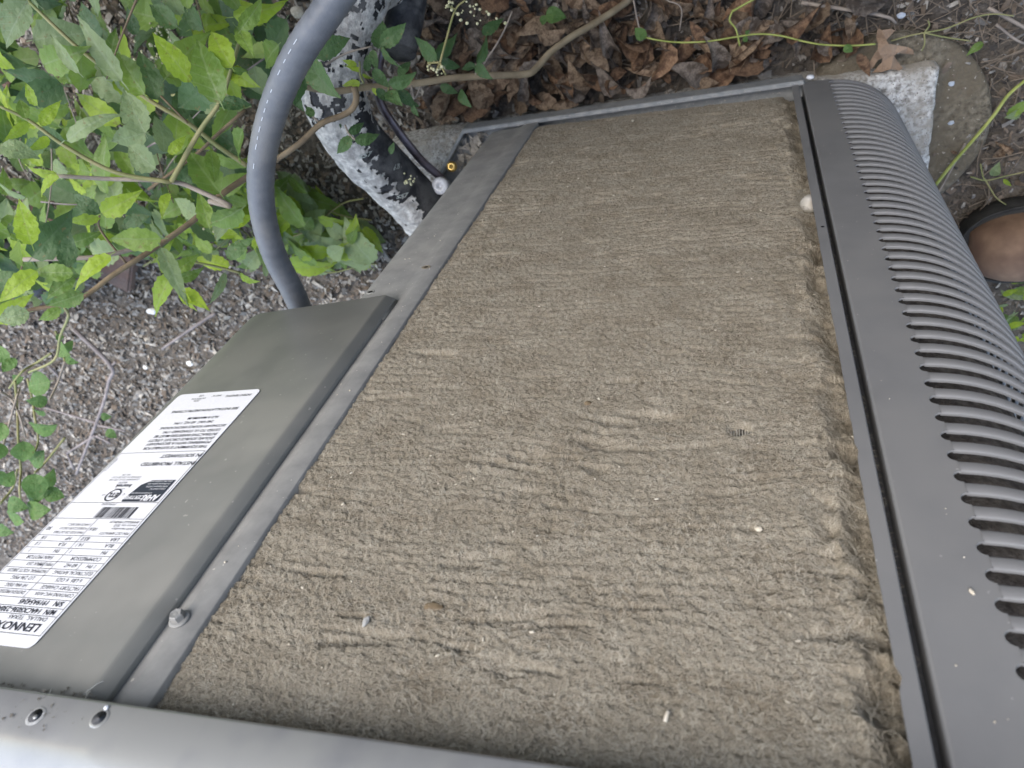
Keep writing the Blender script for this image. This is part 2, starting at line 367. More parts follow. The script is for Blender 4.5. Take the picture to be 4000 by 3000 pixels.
# coil body and lint
def lint_field(x, z):
    wx = x + .006 * fbm(x * 18, z * 40, 1, 2); wz = z + .010 * fbm(x * 11, z * 22, 2, 3)
    ridge = .35 - 1.9 * (1 - np.abs(np.sin(wz * np.pi / .0078 + 1.6 * fbm(x * 16, z * 30, 4, 2)))) ** 2.5
    amp = np.clip(.55 + 1.5 * fbm(x * 22, z * 60, 6, 3), .0, 1.5)
    y = .00085 * ridge * amp * np.clip(1.5 - z * 1.3, .4, 1.2)
    y = y - .0045 * np.clip((x + .235) / .25, 0, 1) + .0009 * fbm(wx * 30, wz * 70, 8, 3) + .0006 * fbm(wx * 170, wz * 330, 9, 3) + .0011 * fbm(x * 620, z * 760, 15, 2)
    crack = fbm(wx * 26, wz * 150, 21, 3); y = y - .0027 * np.clip(crack - .36, 0, 1) / .3
    lump = np.clip(fbm(x * 46, z * 52, 12, 4) - .08, 0, 1)
    side = np.clip((x - .012) / .030, 0, 1)
    y = y + .0085 * lump * side -  .0060 * np.clip((x - .032 - .007 * fbm(z * 45, x * 20, 33, 3)) / .009, 0, 1) - .022 * np.clip(fbm(x * 70, z * 60, 31, 4) - .04, 0, 1) * side ** 1.6
    y = y - .0014 * np.clip((-.2455 - x) / .002, 0, 1) * (.8 + .4 * vnoise(z * 60, x * 0, 3)) - .0015 * np.clip((z - .80) / .05, 0, 1)
    y = y - .006 * np.exp(-np.clip(z - .078, 0, 1) / .006)
    return np.maximum(y, -.0185 + .002 * fbm(x * 90, z * 120, 40, 3))
LINT_Y = -.0022
xg = np.arange(-.262, .0484, .00085); zg = np.arange(.074, .866, .00085)
X, Z = np.meshgrid(xg, zg, indexing='ij'); Yl = LINT_Y + lint_field(X, Z)
hole = on_y(2885, 1652, LINT_Y)
hd = ((X - hole[0]) / .0054) ** 2 + ((Z - hole[2]) / .0038) ** 2 + .35 * fbm(X * 600, Z * 600, 2, 2)
Yl = np.where(hd < 2, Yl - .002 * (2 - hd), Yl)
nx, nz_ = X.shape; idx = np.arange(nx * nz_).reshape(nx, nz_)
Fc = np.stack([idx[:-1, :-1], idx[:-1, 1:], idx[1:, 1:], idx[1:, :-1]], -1).reshape(-1, 4)
keep = (hd[:-1, :-1].reshape(-1) > 1.0)
lint = mobj('lint_mat', np.stack([X, Yl, Z], -1).reshape(-1, 3), Fc[keep], M_LINT, ac)
lint['label'] = 'thick grey brown felt of lint matted over the coil fins'
# loose fibres on the felt
def lint_y(x, z):
    i = np.clip(((x - xg[0]) / .00085).astype(int), 0, nx - 1); j = np.clip(((z - zg[0]) / .00085).astype(int), 0, nz_ - 1)
    return Yl[i, j]
nf = 190000; K = 4
fx = rng.uniform(-.256, .05, nf); fz = rng.uniform(.08, .862, nf)
ang = rng.normal(0, .75, nf) + np.where(rng.random(nf) < .25, rng.uniform(-1.6, 1.6, nf), 0); ln = rng.uniform(.002, .008, nf); cur = rng.normal(0, 1.3, nf)
Pf = []
x, z, a = fx.copy(), fz.copy(), ang.copy(); hgt = rng.uniform(.00005, .0009, nf)
for k in range(K):
    t = k / (K - 1); Pf.append(np.stack([x, lint_y(x, z) + .0002 + hgt * math.sin(math.pi * min(1, t + .15)), z], -1))
    x = x + np.cos(a) * ln / K; z = z + np.sin(a) * ln / K; a = a + cur / K
Pf = np.stack(Pf, 1)                                  # nf, K, 3
dirv = np.gradient(Pf, axis=1); nrm = np.stack([-dirv[..., 2], 0 * dirv[..., 0], dirv[..., 0]], -1); nrm /= np.linalg.norm(nrm, axis=-1, keepdims=True) + 1e-9
wd = (rng.uniform(.00004, .00012, nf))[:, None, None] * np.linspace(1, .5, K)[None, :, None]
Vf = np.stack([Pf - nrm * wd, Pf + nrm * wd], 2).reshape(-1, 3); o = np.arange(nf)[:, None, None] * 2 * K + np.arange(K - 1)[None, :, None] * 2
Ff = (o + np.array([0, 2, 3, 1])).reshape(-1, 4)
tag(mobj('lint_fibres', Vf, Ff, M_FIBRE, ac, True), kind='stuff')
# aluminium fins behind the hole and dark coil core
mb = MB(); mb.box((-.258, -.05, .06), (.0525, -.022, .868)); coil = mb.build('coil_core', M_DARK, ac)
for k in range(9):
    mb = MB(); xx = hole[0] - .0056 + k * .0014; mb.box((xx, -.022, hole[2] - .008), (xx + .00028, -.0098, hole[2] + .008)); mb.build('fin', M_FIN, coil)
V, Fc = sweep(right_path, [(-.017, .07), (-.017, .868)], .056); mobj('side_coil', V, Fc, mat('shaded_side_lint', (.09, .078, .07), (.19, .17, .15), 160, .95, 1.0, 500, spec=.05, bdist=.002), ac)  # lint colour darkened to carry the shade behind the louvers

# left frame strip: flange by the coil, step back, flat, return
prof = [(-.2465, -.011), (-.2468, -.0005), (-.2475, .0), (-.2600, .0), (-.2612, -.0002), (-.2700, -.0030), (-.2725, -.0034), (-.300, -.0040), (-.3080, -.0052), (-.3115, -.0086), (-.3125, -.015), (-.3125, -.16)]
V = [(x, y, z) for z in (.0775, .862) for x, y in prof]; n = len(prof)
Fc = [(i, i + 1, n + i + 1, n + i) for i in range(n - 1)]
strip = mobj('frame_strip', V, Fc, M_PAINT2, ac)
# wavy sealed edge of lint along the strip and small marks on it
hx = on_y(1665, 1045, 0.)
mb = MB()
Vc, Fq = lathe([(.0, .0), (.0036, .0), (.0042, .0005), (.0036, .0009), (.0030, .0006), (.0026, .0002)], 20); P, B = basis((hx[0], .0, hx[2]), (0, 1, 0)); Vc[:, 1] *= .62
mb.add(place(Vc, P, B), Fq); mb.build('torn_screw_hole', M_LINT, ac, True)
Vc, Fq = lathe([(.0, .0006), (.0021, .0006)], 14); Vc[:, 1] *= .6
mobj('hole', place(Vc, P, B), Fq, M_DARK, ac)
for k in range(26):
    z0 = rng.uniform(.36, .83); x0 = rng.uniform(-.297, -.25); y0 = 0.0002 if x0 > -.26 else -.0038 + .0036 * max(0, (x0 + .272) / .012)
    if z0 > .5 and x0 < -.262: continue
    Vc, Fq = lathe([(0, 0), (.0005, .0001), (.0003, .0004)], 6); P, B = basis((x0, y0, z0), (0, 1, 0)); mobj('dust_speck', place(Vc * rng.uniform(.6, 1.6), P, B), Fq, M_SEED, ac)

# control panel on the left corner
T4 = math.tan(math.radians(4.1)); XB, YB = -.2752, .0046
def panel_y(x): return YB - (XB - x) * T4
rC = .040; xf = -.392
th0 = math.radians(90 + 4.1); cxp, cyp = xf - rC * math.cos(th0), panel_y(xf) - rC * math.sin(th0)
prof = [(-.2690, -.0040), (-.2686, .0004), (-.2690, .0010), (-.2740, .0039), (-.2750, .00452), (-.2764, .0047)] + [(x, panel_y(x)) for x in np.linspace(-.279, xf + .002, 6)]
prof += [(cxp + rC * math.cos(a), cyp + rC * math.sin(a)) for a in np.linspace(th0, math.pi, 14)] + [(cxp - rC, -.46)]
n = len(prof); ZP0 = .5035
V = []; zs = [ZP0, ZP0 + .0008, .70, .866]
for k, z in enumerate(zs):
    for x, y in prof: V.append((x, y - (.0006 if k == 0 else 0), z))
# the lower edge runs square across the corner
Fc = [(k * n + i, k * n + i + 1, (k + 1) * n + i + 1, (k + 1) * n + i) for k in range(len(zs) - 1) for i in range(n - 1)]
inner = [(x + .0016, y - .0018) for x, y in prof]
b0 = len(V); V += [(x, y, ZP0) for x, y in inner] + [(x, y, ZP0 + .03) for x, y in inner]
Fc += [(i + 1, i, b0 + i, b0 + i + 1) for i in range(n - 1)] + [(b0 + i, b0 + n + i, b0 + n + i + 1, b0 + i + 1) for i in range(n - 1)]
panel = mobj('control_panel', V, Fc, M_PAINT, ac)
b = panel.modifiers
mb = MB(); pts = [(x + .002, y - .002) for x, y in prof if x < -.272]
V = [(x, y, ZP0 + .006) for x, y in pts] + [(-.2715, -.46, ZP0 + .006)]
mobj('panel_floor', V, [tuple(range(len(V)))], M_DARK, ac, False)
P, B = basis((*on_y(1448, 1141, .0085),), (0, 1, 0)); Vc, Fq = lathe([(0, -.0002), (.0019, -.0002), (.0022, .0006), (.0031, .0006), (.0034, 0)][::1], 18); 
mobj('screw_hole', place(Vc, P, B), Fq, M_PAINT, ac); Vc, Fq = lathe([(0, .0002), (.0019, .0003)], 14); mobj('hole', place(Vc, P, B), Fq, M_DARK, ac)
# hex washer screw on the flange
P, B = basis(on_y(703, 2421, 0.), (0, 1, 0)); Vc, Fq = lathe([(0, 0), (.0049, 0), (.0051, .0007), (.0047, .0013), (.0034, .0013)], 26)
scr = mobj('hex_screw', place(Vc, P, B), Fq, M_PAINT2, ac)
Vc, Fq = lathe([(.0034, .0012), (.0034, .0043), (.0029, .0049), (.0012, .0046), (.0009, .0047)], 6); mobj('screw_head', place(Vc, P, B), Fq, M_PAINT2, scr, False)

# cavity under the control panel
mb = MB(); mb.box((-.43, -.165, .0775), (-.314, -.16, ZP0 + .004)); mb.box((-.4325, -.46, .0775), (-.43, -.16, ZP0 + .004)); mb.build('valve_compartment', M_PAINT2, ac)
# base pan with a chamfered corner and an upstanding lip
outl = [(XS - .006, -.50), (XS - .006, -.08), (.146, -.045), (.127, -.024), (.104, -.010), (.080, -.0055), (.058, -.005), (.054, .0035), (-.346, .0035), (-.392, -.046), (-.432, -.09), (-.432, -.50)]
def inset(o, d):
    o = np.array(o); c = np.array([-.13, -.25]); out = []
    for i in range(len(o)):
        a, p, q = o[i - 1] if i else o[i], o[i], o[i + 1] if i < len(o) - 1 else o[i]
        t = nz(q - a); nn = np.array([-t[1], t[0]]); nn = nn if nn @ (c - p) > 0 else -nn; out.append(p + nn * d)
    return np.array(out)
V = []; m = len(outl)
for off, z in ((.003, .0505), (.0, .053), (0, .0755), (.0012, .0768), (.0046, .0768), (.0058, .0755), (.0058, .056)):
    V += [(x, y, z) for x, y in inset(outl, off)]
Fc = [(k * m + i + 1, k * m + i, (k + 1) * m + i, (k + 1) * m + i + 1) for k in range(6) for i in range(m - 1)] + [tuple(range(6 * m, 7 * m))]
pan = mobj('base_pan', V, Fc, mat('pan_paint', (.19, .2, .205), (.27, .275, .27), 90, .5, .3, 700, speck=(350, (.4, .38, .34), .7)), ac, False)
# dry litter caught in the pan corner
Vl, Fl = [], []
for k in range(90):
    p = np.array([rng.uniform(-.365, -.325), rng.uniform(-.05, -.006), .058 + rng.uniform(0, .008)])
    q = rng.normal(0, .0045, (4, 3)); q[:, 2] *= .5; i0 = len(Vl); Vl += list(p + q); Fl.append((i0, i0 + 1, i0 + 2, i0 + 3))
tag(mobj('pan_litter', Vl, Fl, M_CHIP[2], ac, False), kind='stuff')
# service valve caps and the little brass core
def cap_part(px, py, z, r, h, m, name):
    P = on_z(px, py, z); P2, B = basis(P, (.1, .25, 1)); Vc, Fq = lathe([(r * .5, -h * 2.2), (r * .55, -h), (r, -h * .9), (r * 1.04, -h * .2), (r * .85, 0), (r * .25, h * .04), (r * .22, -h * .12)], 12 if m is M_BRASS else 6 if r < .01 else 22)
    return mobj(name, place(Vc, P2, B), Fq, m, ac, m is not M_CAP or r > .01)
cap_part(1716, 728, .130, .0105, .014, M_CAP, 'valve_cap'); cap_part(1612, 858, .150, .010, .013, M_CAP, 'valve_cap'); cap_part(1624, 822, .152, .005, .012, M_STEEL, 'valve_nut')
cap_part(1762, 652, .10, .0065, .008, M_BRASS, 'brass_core')
for px, py, z in ((1716, 728, .112), (1625, 850, .13)):
    P = on_z(px, py, z); V, Fc = tube([P, P + np.array([-.004, -.05, -.004]), P + np.array([-.004, -.11, -.004])], .011, 12); mobj('valve_body', V, Fc, M_FOAM, ac)

# edge strip right of the coil, with the two notches the photo shows
zz = np.r_[np.linspace(.077, .864, 160)]
nt1, nt2 = on_y(3343, 1762, 0)[2], on_y(3506, 2650, 0)[2]
xe = .0422 + .0018 * np.exp(-((zz - nt1) / .0022) ** 2) + .0022 * np.exp(-((zz - nt2) / .003) ** 2) + .0002 * vnoise(zz * 160, zz * 0, 7)
V = []; 
for z, x0 in zip(zz, xe): V += [(x0, -.0012, z), (x0, .0, z), (.0486, .0, z), (.0492, -.0006, z), (.0492, -.014, z)]
Fc = [(i * 5 + j, i * 5 + j + 1, (i + 1) * 5 + j + 1, (i + 1) * 5 + j) for i in range(len(zz) - 1) for j in range(4)]
Fc = [f[::-1] for f in Fc]
mobj('edge_strip', V, Fc, M_LOUV, ac, False)
P, B = basis(on_y(3213, 886, 0.0003), (0, 1, 0)); Vc, Fq = lathe([(0, .0001), (.0012, .0002)], 10); mobj('hole', place(Vc, P, B), Fq, M_DARK, ac)
mb = MB(); mb.box((.0490, -.02, .077), (.0538, -.0135, .866)); mb.build('groove_channel', mat('groove_paint', (.06, .062, .065), (.09, .09, .095), 200, .6), ac)

# louvered panel: flat comb with rounded slot ends, louvers wrapped round the corner
PITCH, Z0S, XE, SH = .01363, .3990, .0788, .0036      # slot pitch, a slot centre, slot ends, half slot height
K0, K1 = -23, 33
mb = MB(); XR = .0821; rr = SH
for k in range(K0, K1 + 1):
    zc = Z0S + k * PITCH; zb, zt = zc - PITCH / 2, zc + PITCH / 2
    arc = [(XE + rr - rr * math.cos(a), zc + rr * math.sin(a)) for a in np.linspace(-math.pi / 2, math.pi / 2, 9)]
    lo = [(XE + rr - .0002, zc - SH)]; face = [(.0545, zb), (XR, zb), (XR, zc - SH)] + arc + [(XR, zc + SH), (XR, zt), (.0545, zt)]
    # split in strips so that every face stays simple
    V = [(x, 0, z) for x, z in face]; 
    n = len(V)
    mb.add([(.0545, 0, zb), (XE - .003, 0, zb), (XE - .003, 0, zt), (.0545, 0, zt)], [(3, 2, 1, 0)])
    a9 = [(x, 0, z) for x, z in arc]
    q = [(XE - .003, 0, z) for z in np.linspace(zb, zt, 11)]
    r_ = [(XR, 0, zb)] + a9 + [(XR, 0, zt)]
    mb.add(q + r_, [(i, 11 + i, 11 + i + 1, i + 1)[::-1] for i in range(10)])
    mb.add([(XR, 0, zb), (XR, 0, zc - SH), a9[0]], [(2, 1, 0)]); mb.add([(XR, 0, zt), (XR, 0, zc + SH), a9[-1]], [(0, 1, 2)])
    # rolled lip of the slot end
    lip = [(XE + rr - (rr - .0002) * math.cos(a), -.0004, zc + (rr - .0001) * math.sin(a)) for a in np.linspace(-math.pi / 2, math.pi / 2, 9)]
    lip2 = [(x, -.0012, z) for x, y, z in lip]
    mb.add(a9 + lip + lip2, [(i, 9 + i, 10 + i, i + 1)[::-1] for i in range(8)] + [(9 + i, 18 + i, 19 + i, 10 + i)[::-1] for i in range(8)])
zlo, zhi = Z0S + K0 * PITCH - PITCH / 2, Z0S + K1 * PITCH + PITCH / 2
# folded left edge of the panel, lower and upper bands
for z0_, z1_ in ((zlo, zhi),):
    mb.add([(.0533, -.013, z0_), (.0533, -.0012, z0_), (.0537, -.0003, z0_), (.0545, 0, z0_), (.0533, -.013, z1_), (.0533, -.0012, z1_), (.0537, -.0003, z1_), (.0545, 0, z1_)], [(0, 1, 5, 4), (1, 2, 6, 5), (2, 3, 7, 6)][::1])
V, Fc = sweep(right_path, [(-.006, .0772), (0, .0772), (0, zlo)], .0545); mb.add(V, [f[::-1] for f in Fc])
V, Fc = sweep(right_path, [(0, zhi), (0, .866)], .0545); mb.add(V, [f[::-1] for f in Fc])
lp = mb.build('louvered_panel', M_LOUV, ac)
hh = PITCH / 2 - SH
def rib_path(off, xstart, n, yend):
    P = right_path(off, xstart, n, yend); q = np.array([[xstart, 0.], [xstart + .0035, off * .55], [xstart + .008, off]]); a = P[1:]
    return np.vstack([q, a[(a[:, 0] > xstart + .009) | (a[:, 1] < -.01)]]) if False else np.vstack([np.array([[xstart, 0.]]), P[1:]])
V, Fc = sweep(rib_path, [(-.0022, hh - .0002), (-.0010, hh), (-.0003, hh - .0001), (-.0001, hh - .0006), (0.0001, hh - .0010), (.0003, 0), (.0001, -hh + .0012), (0, -hh + .0007), (-.0005, -hh + .0001), (-.0020, -hh)], XR, -.5, 18)
rib_me = mesh_data('louver', V, [f[::-1] for f in Fc], M_LOUV, True)
for k in range(K0, K1):
    o = obj('louver', rib_me); o.location = (0, 0, Z0S + (k + .5) * PITCH); put(o, lp)
for px, py in ((3165, 305),):
    P, B = basis(on_y(px, py, .0), (0, 1, .1)); Vc, Fq = lathe([(0, 0), (.0042, 0), (.0042, .0015), (.003, .003), (.0005, .0034)], 16); mobj('white_screw', place(Vc, P, B), Fq, M_CAP, ac)
for px, py in ((3792, 2308), (3800, 2315)):
    P, B = basis(on_y(px, py, .0004), (0, 1, 0)); Vc, Fq = lathe([(0, 0), (.0007, .0002), (.0004, .0005)], 6); Vc[:, 1] *= 2; mobj('dust_speck', place(Vc, P, B), Fq, M_SEED, ac)
for k in range(22):
    P = (rng.uniform(.056, .078), .0001, rng.uniform(.2, .85)); P, B = basis(P, (0, 1, 0)); Vc, Fq = lathe([(0, 0), (.0003, .0001), (.0002, .0003)], 5); mobj('dust_speck', place(Vc * rng.uniform(.5, 1.4), P, B), Fq, M_SEED, lp)

# top cover with a rolled lip
cprof = [(.004, .8545), (.0115, .8520), (.0128, .8524), (.0134, .854), (.0134, .866), (.0128, .872), (.0105, .879), (.006, .8855), (-.001, .8915), (-.011, .8965), (-.025, .9000), (-.045, .902), (-.25, .905)]
plan = []
def cover_plan(off):
    P = [(XS + off + .004, -.45)]
    r = RC + off + .004
    for a in np.linspace(0, math.pi / 2, 12): P.append((CX + r * math.cos(a), -RC + r * math.sin(a) - .004))
    r2 = .05 + off
    for a in np.linspace(math.pi / 2, math.pi, 12): P.append((-.390 + r2 * math.cos(a), -.05 + r2 * math.sin(a)))
    P.append((-.390 - r2, -.45)); return P
V = []; rows = []
for off, z in cprof: rows.append(cover_plan(off))
m = len(rows[0])
for (off, z), row in zip(cprof, rows): V += [(x, y + 0, z) for x, y in row]
Fc = [(i * m + j + 1, i * m + j, (i + 1) * m + j, (i + 1) * m + j + 1) for i in range(len(cprof) - 1) for j in range(m - 1)]
Fc = [f[::-1] for f in Fc]
cover = mobj('top_cover', V, Fc, M_COVER, ac)
for k, (px, py) in enumerate(((140, 2797), (389, 2806))):
    P, B = basis(on_y(px, py, .0135), (0, 1, 0))
    Vc, Fq = lathe([(.0020, .0002), (.0028, .0004), (.0036, .0003), (.0041, .0)][::1], 22); Vc2 = place(Vc, P, B); mobj('hole_rim', Vc2, Fq[:-2], mat('worn_rim', (.42, .42, .41), (.26, .26, .255), 500, .6) if k == 0 else M_COVER, cover)
    Vc, Fq = lathe([(0, .0003), (.0030, .0004)], 16); mobj('screw_hole', place(Vc, P, B), Fq, mat('hole_inside', (.05, .052, .056), (.09, .09, .095), 300, .8), cover)
    if k == 0: Vc, Fq = lathe([(0, .0004), (.0011, .0004), (.0008, .0007)], 10); mobj('screw_tip', place(Vc, P + np.array([.0006, 0, .0005]), B), Fq, M_STEEL, cover)
    else: Vc, Fq = lathe([(0, .0), (.0012, .0004), (.0008, .001)], 10); mobj('white_mark', place(Vc, on_y(418, 2766, .0134), B), Fq, M_CAP, cover)
gm = MB()
for k in range(110):
    x = rng.uniform(-.37, -.27); zc_ = .8505 - abs(rng.normal(0, .0022)); q = rng.normal(0, .0009, (4, 3)); q[:, 1] = abs(q[:, 1]) * .4; gm.add(q + np.array([x, panel_y(min(x, XB)) + .0003, zc_]), [(0, 1, 2, 3)])
for k in range(26):
    p_ = on_y(140 + rng.normal(0, 70), 2790 + rng.normal(0, 45), .0137); q = rng.normal(0, .0006, (4, 3)); q[:, 1] = abs(q[:, 1]) * .3; gm.add(q + p_, [(0, 1, 2, 3)])
gm.build('grime_crumbs', mat('grime', (.10, .09, .075), (.2, .185, .16), 200, .95), ac)['kind'] = 'stuff'
for a_, b_, y0_, y1_ in (((335, 2705), (440, 2655), .006, .001), ((330, 2735), (362, 2700), .008, .002), ((170, 2790), (200, 2690), .0138, .006)):
    p, q = on_y(*a_, y0_), on_y(*b_, y1_); V, Fc = tube(smooth_path([p, (p + q) / 2 + np.array([0, .001, -.001]), q], 4), .0002, 4); mobj('cobweb_thread', V, Fc, M_FLUFF, ac)
# dark sheet metal that closes the cabinet behind what the photo shows
mb = MB(); mb.box((-.425, -.50, .08), (.13, -.46, .86)); mb.build('rear_panel', M_PAINT, ac)

# ---------------- nameplate
O = None
nrm_p = nz(np.array([-T4, 1., 0.])) * 1.0
nrm_p = nz(np.array([-math.sin(math.radians(4.1)), math.cos(math.radians(4.1)), 0.]))
P0 = np.array([XB, YB, .7]) + nrm_p * .0004
def on_panel(px, py): r = ray(px, py); return C + r * ((P0 - C) @ nrm_p) / (r @ nrm_p)
TL, BR, BL = on_panel(194, 2539), on_panel(1020, 1520), on_panel(705, 1543)
e_u = nz(BL - BR); e_v = nz(np.cross(nrm_p, e_u)); e_v = e_v if e_v[2] > 0 else -e_v
LW = float(np.linalg.norm(BL - BR)); ORG = BR - e_u * .0006
LH = float((on_panel(176, 2541) - ORG) @ e_v)
def lab(u, v, h=0.): return ORG + e_u * u + e_v * v + nrm_p * h          # metres, v up from the lower edge
def vv(px, py): return float((on_panel(px, py) - ORG) @ e_v)
def uu(px, py): return float((on_panel(px, py) - ORG) @ e_u)
LW += .0012
rcn = .004; out = []
for cx_, cy_, a0 in ((rcn, rcn, 180), (LW - rcn, rcn, 270), (LW - rcn, LH - rcn, 0), (rcn, LH - rcn, 90)):
    for a in np.radians(np.linspace(a0, a0 + 90, 6)): out.append((cx_ + rcn * math.cos(a), cy_ + rcn * math.sin(a)))
V = [lab(u, v, 0) for u, v in out] + [lab(u, v, .0003) for u, v in out]; n = len(out)
Fc = [tuple(range(n, 2 * n))] + [(i, (i + 1) % n, n + (i + 1) % n, n + i) for i in range(n)]
plate = mobj('nameplate', V, Fc, M_LABEL, ac, False); plate['label'] = 'white rating label printed in black on the control panel'
lines = MB()
def hline(v, u0=.0012, u1=None, w_=.00032):
    u1 = LW - .0012 if u1 is None else u1
    lines.add([lab(u0, v - w_ / 2, .0005), lab(u1, v - w_ / 2, .0005), lab(u1, v + w_ / 2, .0005), lab(u0, v + w_ / 2, .0005)], [(0, 1, 2, 3)])
def vline(u, v0, v1, w_=.00032): lines.add([lab(u - w_ / 2, v0, .0005), lab(u + w_ / 2, v0, .0005), lab(u + w_ / 2, v1, .0005), lab(u - w_ / 2, v1, .0005)], [(0, 1, 2, 3)])
ROW = [(814, 1762), (646, 1966), (594, 2031), (538, 2101), (513, 2125), (493, 2152), (472, 2179), (454, 2207), (429, 2236), (405, 2264), (377, 2294), (357, 2322), (330, 2354), (301, 2387), (276, 2418), (217, 2493)]
rv = [vv(*p) for p in ROW]
for v in rv: hline(v)
vline(.0012, rv[0], rv[-1]); vline(LW - .0012, rv[0], rv[-1])
mid = LW / 2
vline(mid, rv[2], rv[9]); vline(mid, rv[9], rv[12]); vline(.0175, rv[7], rv[8]); vline(.0455, rv[7], rv[8])
letters = MB(); badge_txt = MB()
def text(s, u, v, size, align='LEFT', wide=1.0, rot=0., into=None, bold=0.):
    cu = bpy.data.curves.new('t', 'FONT'); cu.body = s; cu.size = size; cu.align_x = align; cu.resolution_u = 2; cu.offset = bold
    ob = bpy.data.objects.new('t', cu); COL.objects.link(ob); bpy.context.view_layer.update()
    me = ob.evaluated_get(bpy.context.evaluated_depsgraph_get()).to_mesh()
    ca, sa = math.cos(rot), math.sin(rot)
    V = [lab(u + (p.co.x * wide) * ca - p.co.y * sa, v + (p.co.x * wide) * sa + p.co.y * ca, .00055 if into is None else .0009) for p in me.vertices]
    (into or letters).add(V, [tuple(q.vertices) for q in me.polygons])
    ob.to_mesh_clear(); bpy.data.objects.remove(ob); bpy.data.curves.remove(cu)
h = rv[4] - rv[3]; T = .0044
text('LENNOX', .0085, rv[14] + .0023, .0075, wide=1.15, bold=.0001); text('DALLAS,  TEXAS', .0085, rv[14] + .0090 - .0085, .0036, wide=1.05) if False else None
text('DALLAS,  TEXAS', .0085, rv[15] - .0032 - .0062, .0038, wide=1.1)
letters.V, letters.F = [], []
text('LENNOX', .0062, rv[15] - .0062, .0066, wide=1.2, bold=.00012); text('DALLAS,  TEXAS', .0062, rv[14] + .0008, .0034, wide=1.15)
text('M/N  14ACXS036-230A22', .0045, rv[13] + .0009, .0043, wide=1.02, bold=.00008); text('S/N   1919A54245', .0045, rv[12] + .0009, .0043, wide=1.02, bold=.00008)
def cell(s, row, u, size=.0037, a='LEFT', w_=1.): text(s, u, rv[row] + .0010, size, a, w_)
cell('CONTAINS HFC-410A', 11, .0025, .0032, w_=.92); cell('DESIGN PRESSURE', 11, mid + .002, .0032, w_=.92)
cell('FACTORY CHARGE', 10, .0025, .0035, w_=.95); cell('HI 446 PSIG', 10, mid + .005, .0035)
cell('6 LBS  6 OZS', 9, .006, .0035); cell('LO 236 PSIG', 9, mid + .005, .0035)
cell('ELECTRICAL RATING', 8, .003, .0033, w_=.95); cell('NOMINAL VOLTS 208/230', 8, mid + .001, .0033, w_=.83)
cell('1 PH', 7, .005, .0036); cell('60 HZ', 7, .0195, .0036); cell('MIN 197', 7, mid + .0012, .0034, w_=.9); cell('MAX 253', 7, .0465, .0034, w_=.95)
cell('COMPRESSOR', 6, .006, .0037); cell('FAN MOTOR', 6, mid + .006, .0037)
for row, a_, b_, c_, d_ in ((5, 'PH', '1', 'PH', '1'), (4, 'RLA', '14.1', 'FLA', '1.0'), (3, 'LRA', '83.0', 'HP', '1/6')):
    cell(a_, row, .006); cell(b_, row, mid - .002, a='RIGHT'); cell(c_, row, mid + .006); cell(d_, row, LW - .006, a='RIGHT')
v0 = rv[3]
text('MIN CKT AMPACITY', .0025, v0 - .0036 + .0004, .0028, wide=.9); text('18.6', mid - .0012, v0 - .0062, .0038, 'RIGHT'); text('(with secondary', .0025, v0 - .0064, .0026); text('source use 20.0)', .0025, v0 - .0090, .0026); text('AMPERAGE MINIMUM', .0025, v0 - .0117, .0026, wide=.92)
text('MAX FUSE OR CKT BKR', mid + .0012, v0 - .0036 + .0004, .0027, wide=.85); text('FUSIBLE/COUPE CIRCUIT', mid + .0012, v0 - .0062, .0025, wide=.82); text('30', LW - .003, v0 - .0064, .0040, 'RIGHT'); text('( HACR PER NEC )', mid + .0012, v0 - .0092, .0026, wide=.9)
text('1919A54245', LW / 2 - .004, rv[1] + .0006, .0024)
for s, p, z_, w_ in (('INSTALL PROHIBITED', (1675, 705), .0046, 1.02), ('IN SOUTHWEST', (1735, 635), .0046, 1.02), ('SEE INSTALLATION INSTRUCTIONS', (2050, 225), .0038, .98), ('PATENT PENDING', (2165, 105), .0032, .85), ('PART "A"', (1910, 110), .0026, .8),
                     ('16.0 A MAXIMUM', (1885, 300), .0036, 1.0), ('240 VAC  60 HZ, 1 PH.', (1835, 340), .0036, 1.0), ('SECONDARY SOURCE SPECIFICATIONS.', (1945, 372), .0034, .95), ('LISTED TO UL STANDARD 1741.', (1895, 412), .0036, .98),
                     ('INTERACTIVE INVERTERS MUST BE', (1868, 448), .0036, .98), ('(SOLAR) SOURCE CIRCUIT. UTILITY', (1838, 484), .0036, .98), ('POWERING WITH A SECONDARY', (1812, 518), .0036, 1.0), ('THIS EQUIPMENT IS SUITABLE FOR', (1782, 556), .0036, .98)):
    px, py = p[0] * .45208, 1500 + p[1] * .45208
    text(s, uu(px, py), vv(px, py) - z_ * .72, z_, 'LEFT', w_, bold=.00003)
for s, p, z_ in (('FOR', (1612, 165), .0026), ('OUTDOOR', (1640, 145), .0026), ('USE', (1640, 122), .0026)):
    text(s, .051, vv(p[0] * .45208, 1500 + p[1] * .45208) - .002, z_, 'CENTER')
text('Intertek', .0425, rv[1] - .0155 + .0, .0040, 'CENTER', bold=.00006); text('4002793', .0455, rv[1] - .0178, .0021, 'CENTER'); text('CONFORMS TO UL STD 1995', .0470, rv[1] - .0204, .0020, 'CENTER'); text('CERTIFIED TO CSA STD C22.2', .0470, rv[1] - .0226, .0019, 'CENTER'); text('NO. 236', .0490, rv[1] - .0248, .0020, 'CENTER')
text('9-1617U22S', LW - .0015, rv[0] + .020, .0026, rot=-math.pi / 2) if False else text('9-1617U22S', LW - .0038, rv[0] + .0005 - .0 + .0165, .0024, rot=-math.pi / 2)
text('C', .0345, rv[1] - .0078, .0024); text('US', .0505, rv[1] - .0072, .0022)
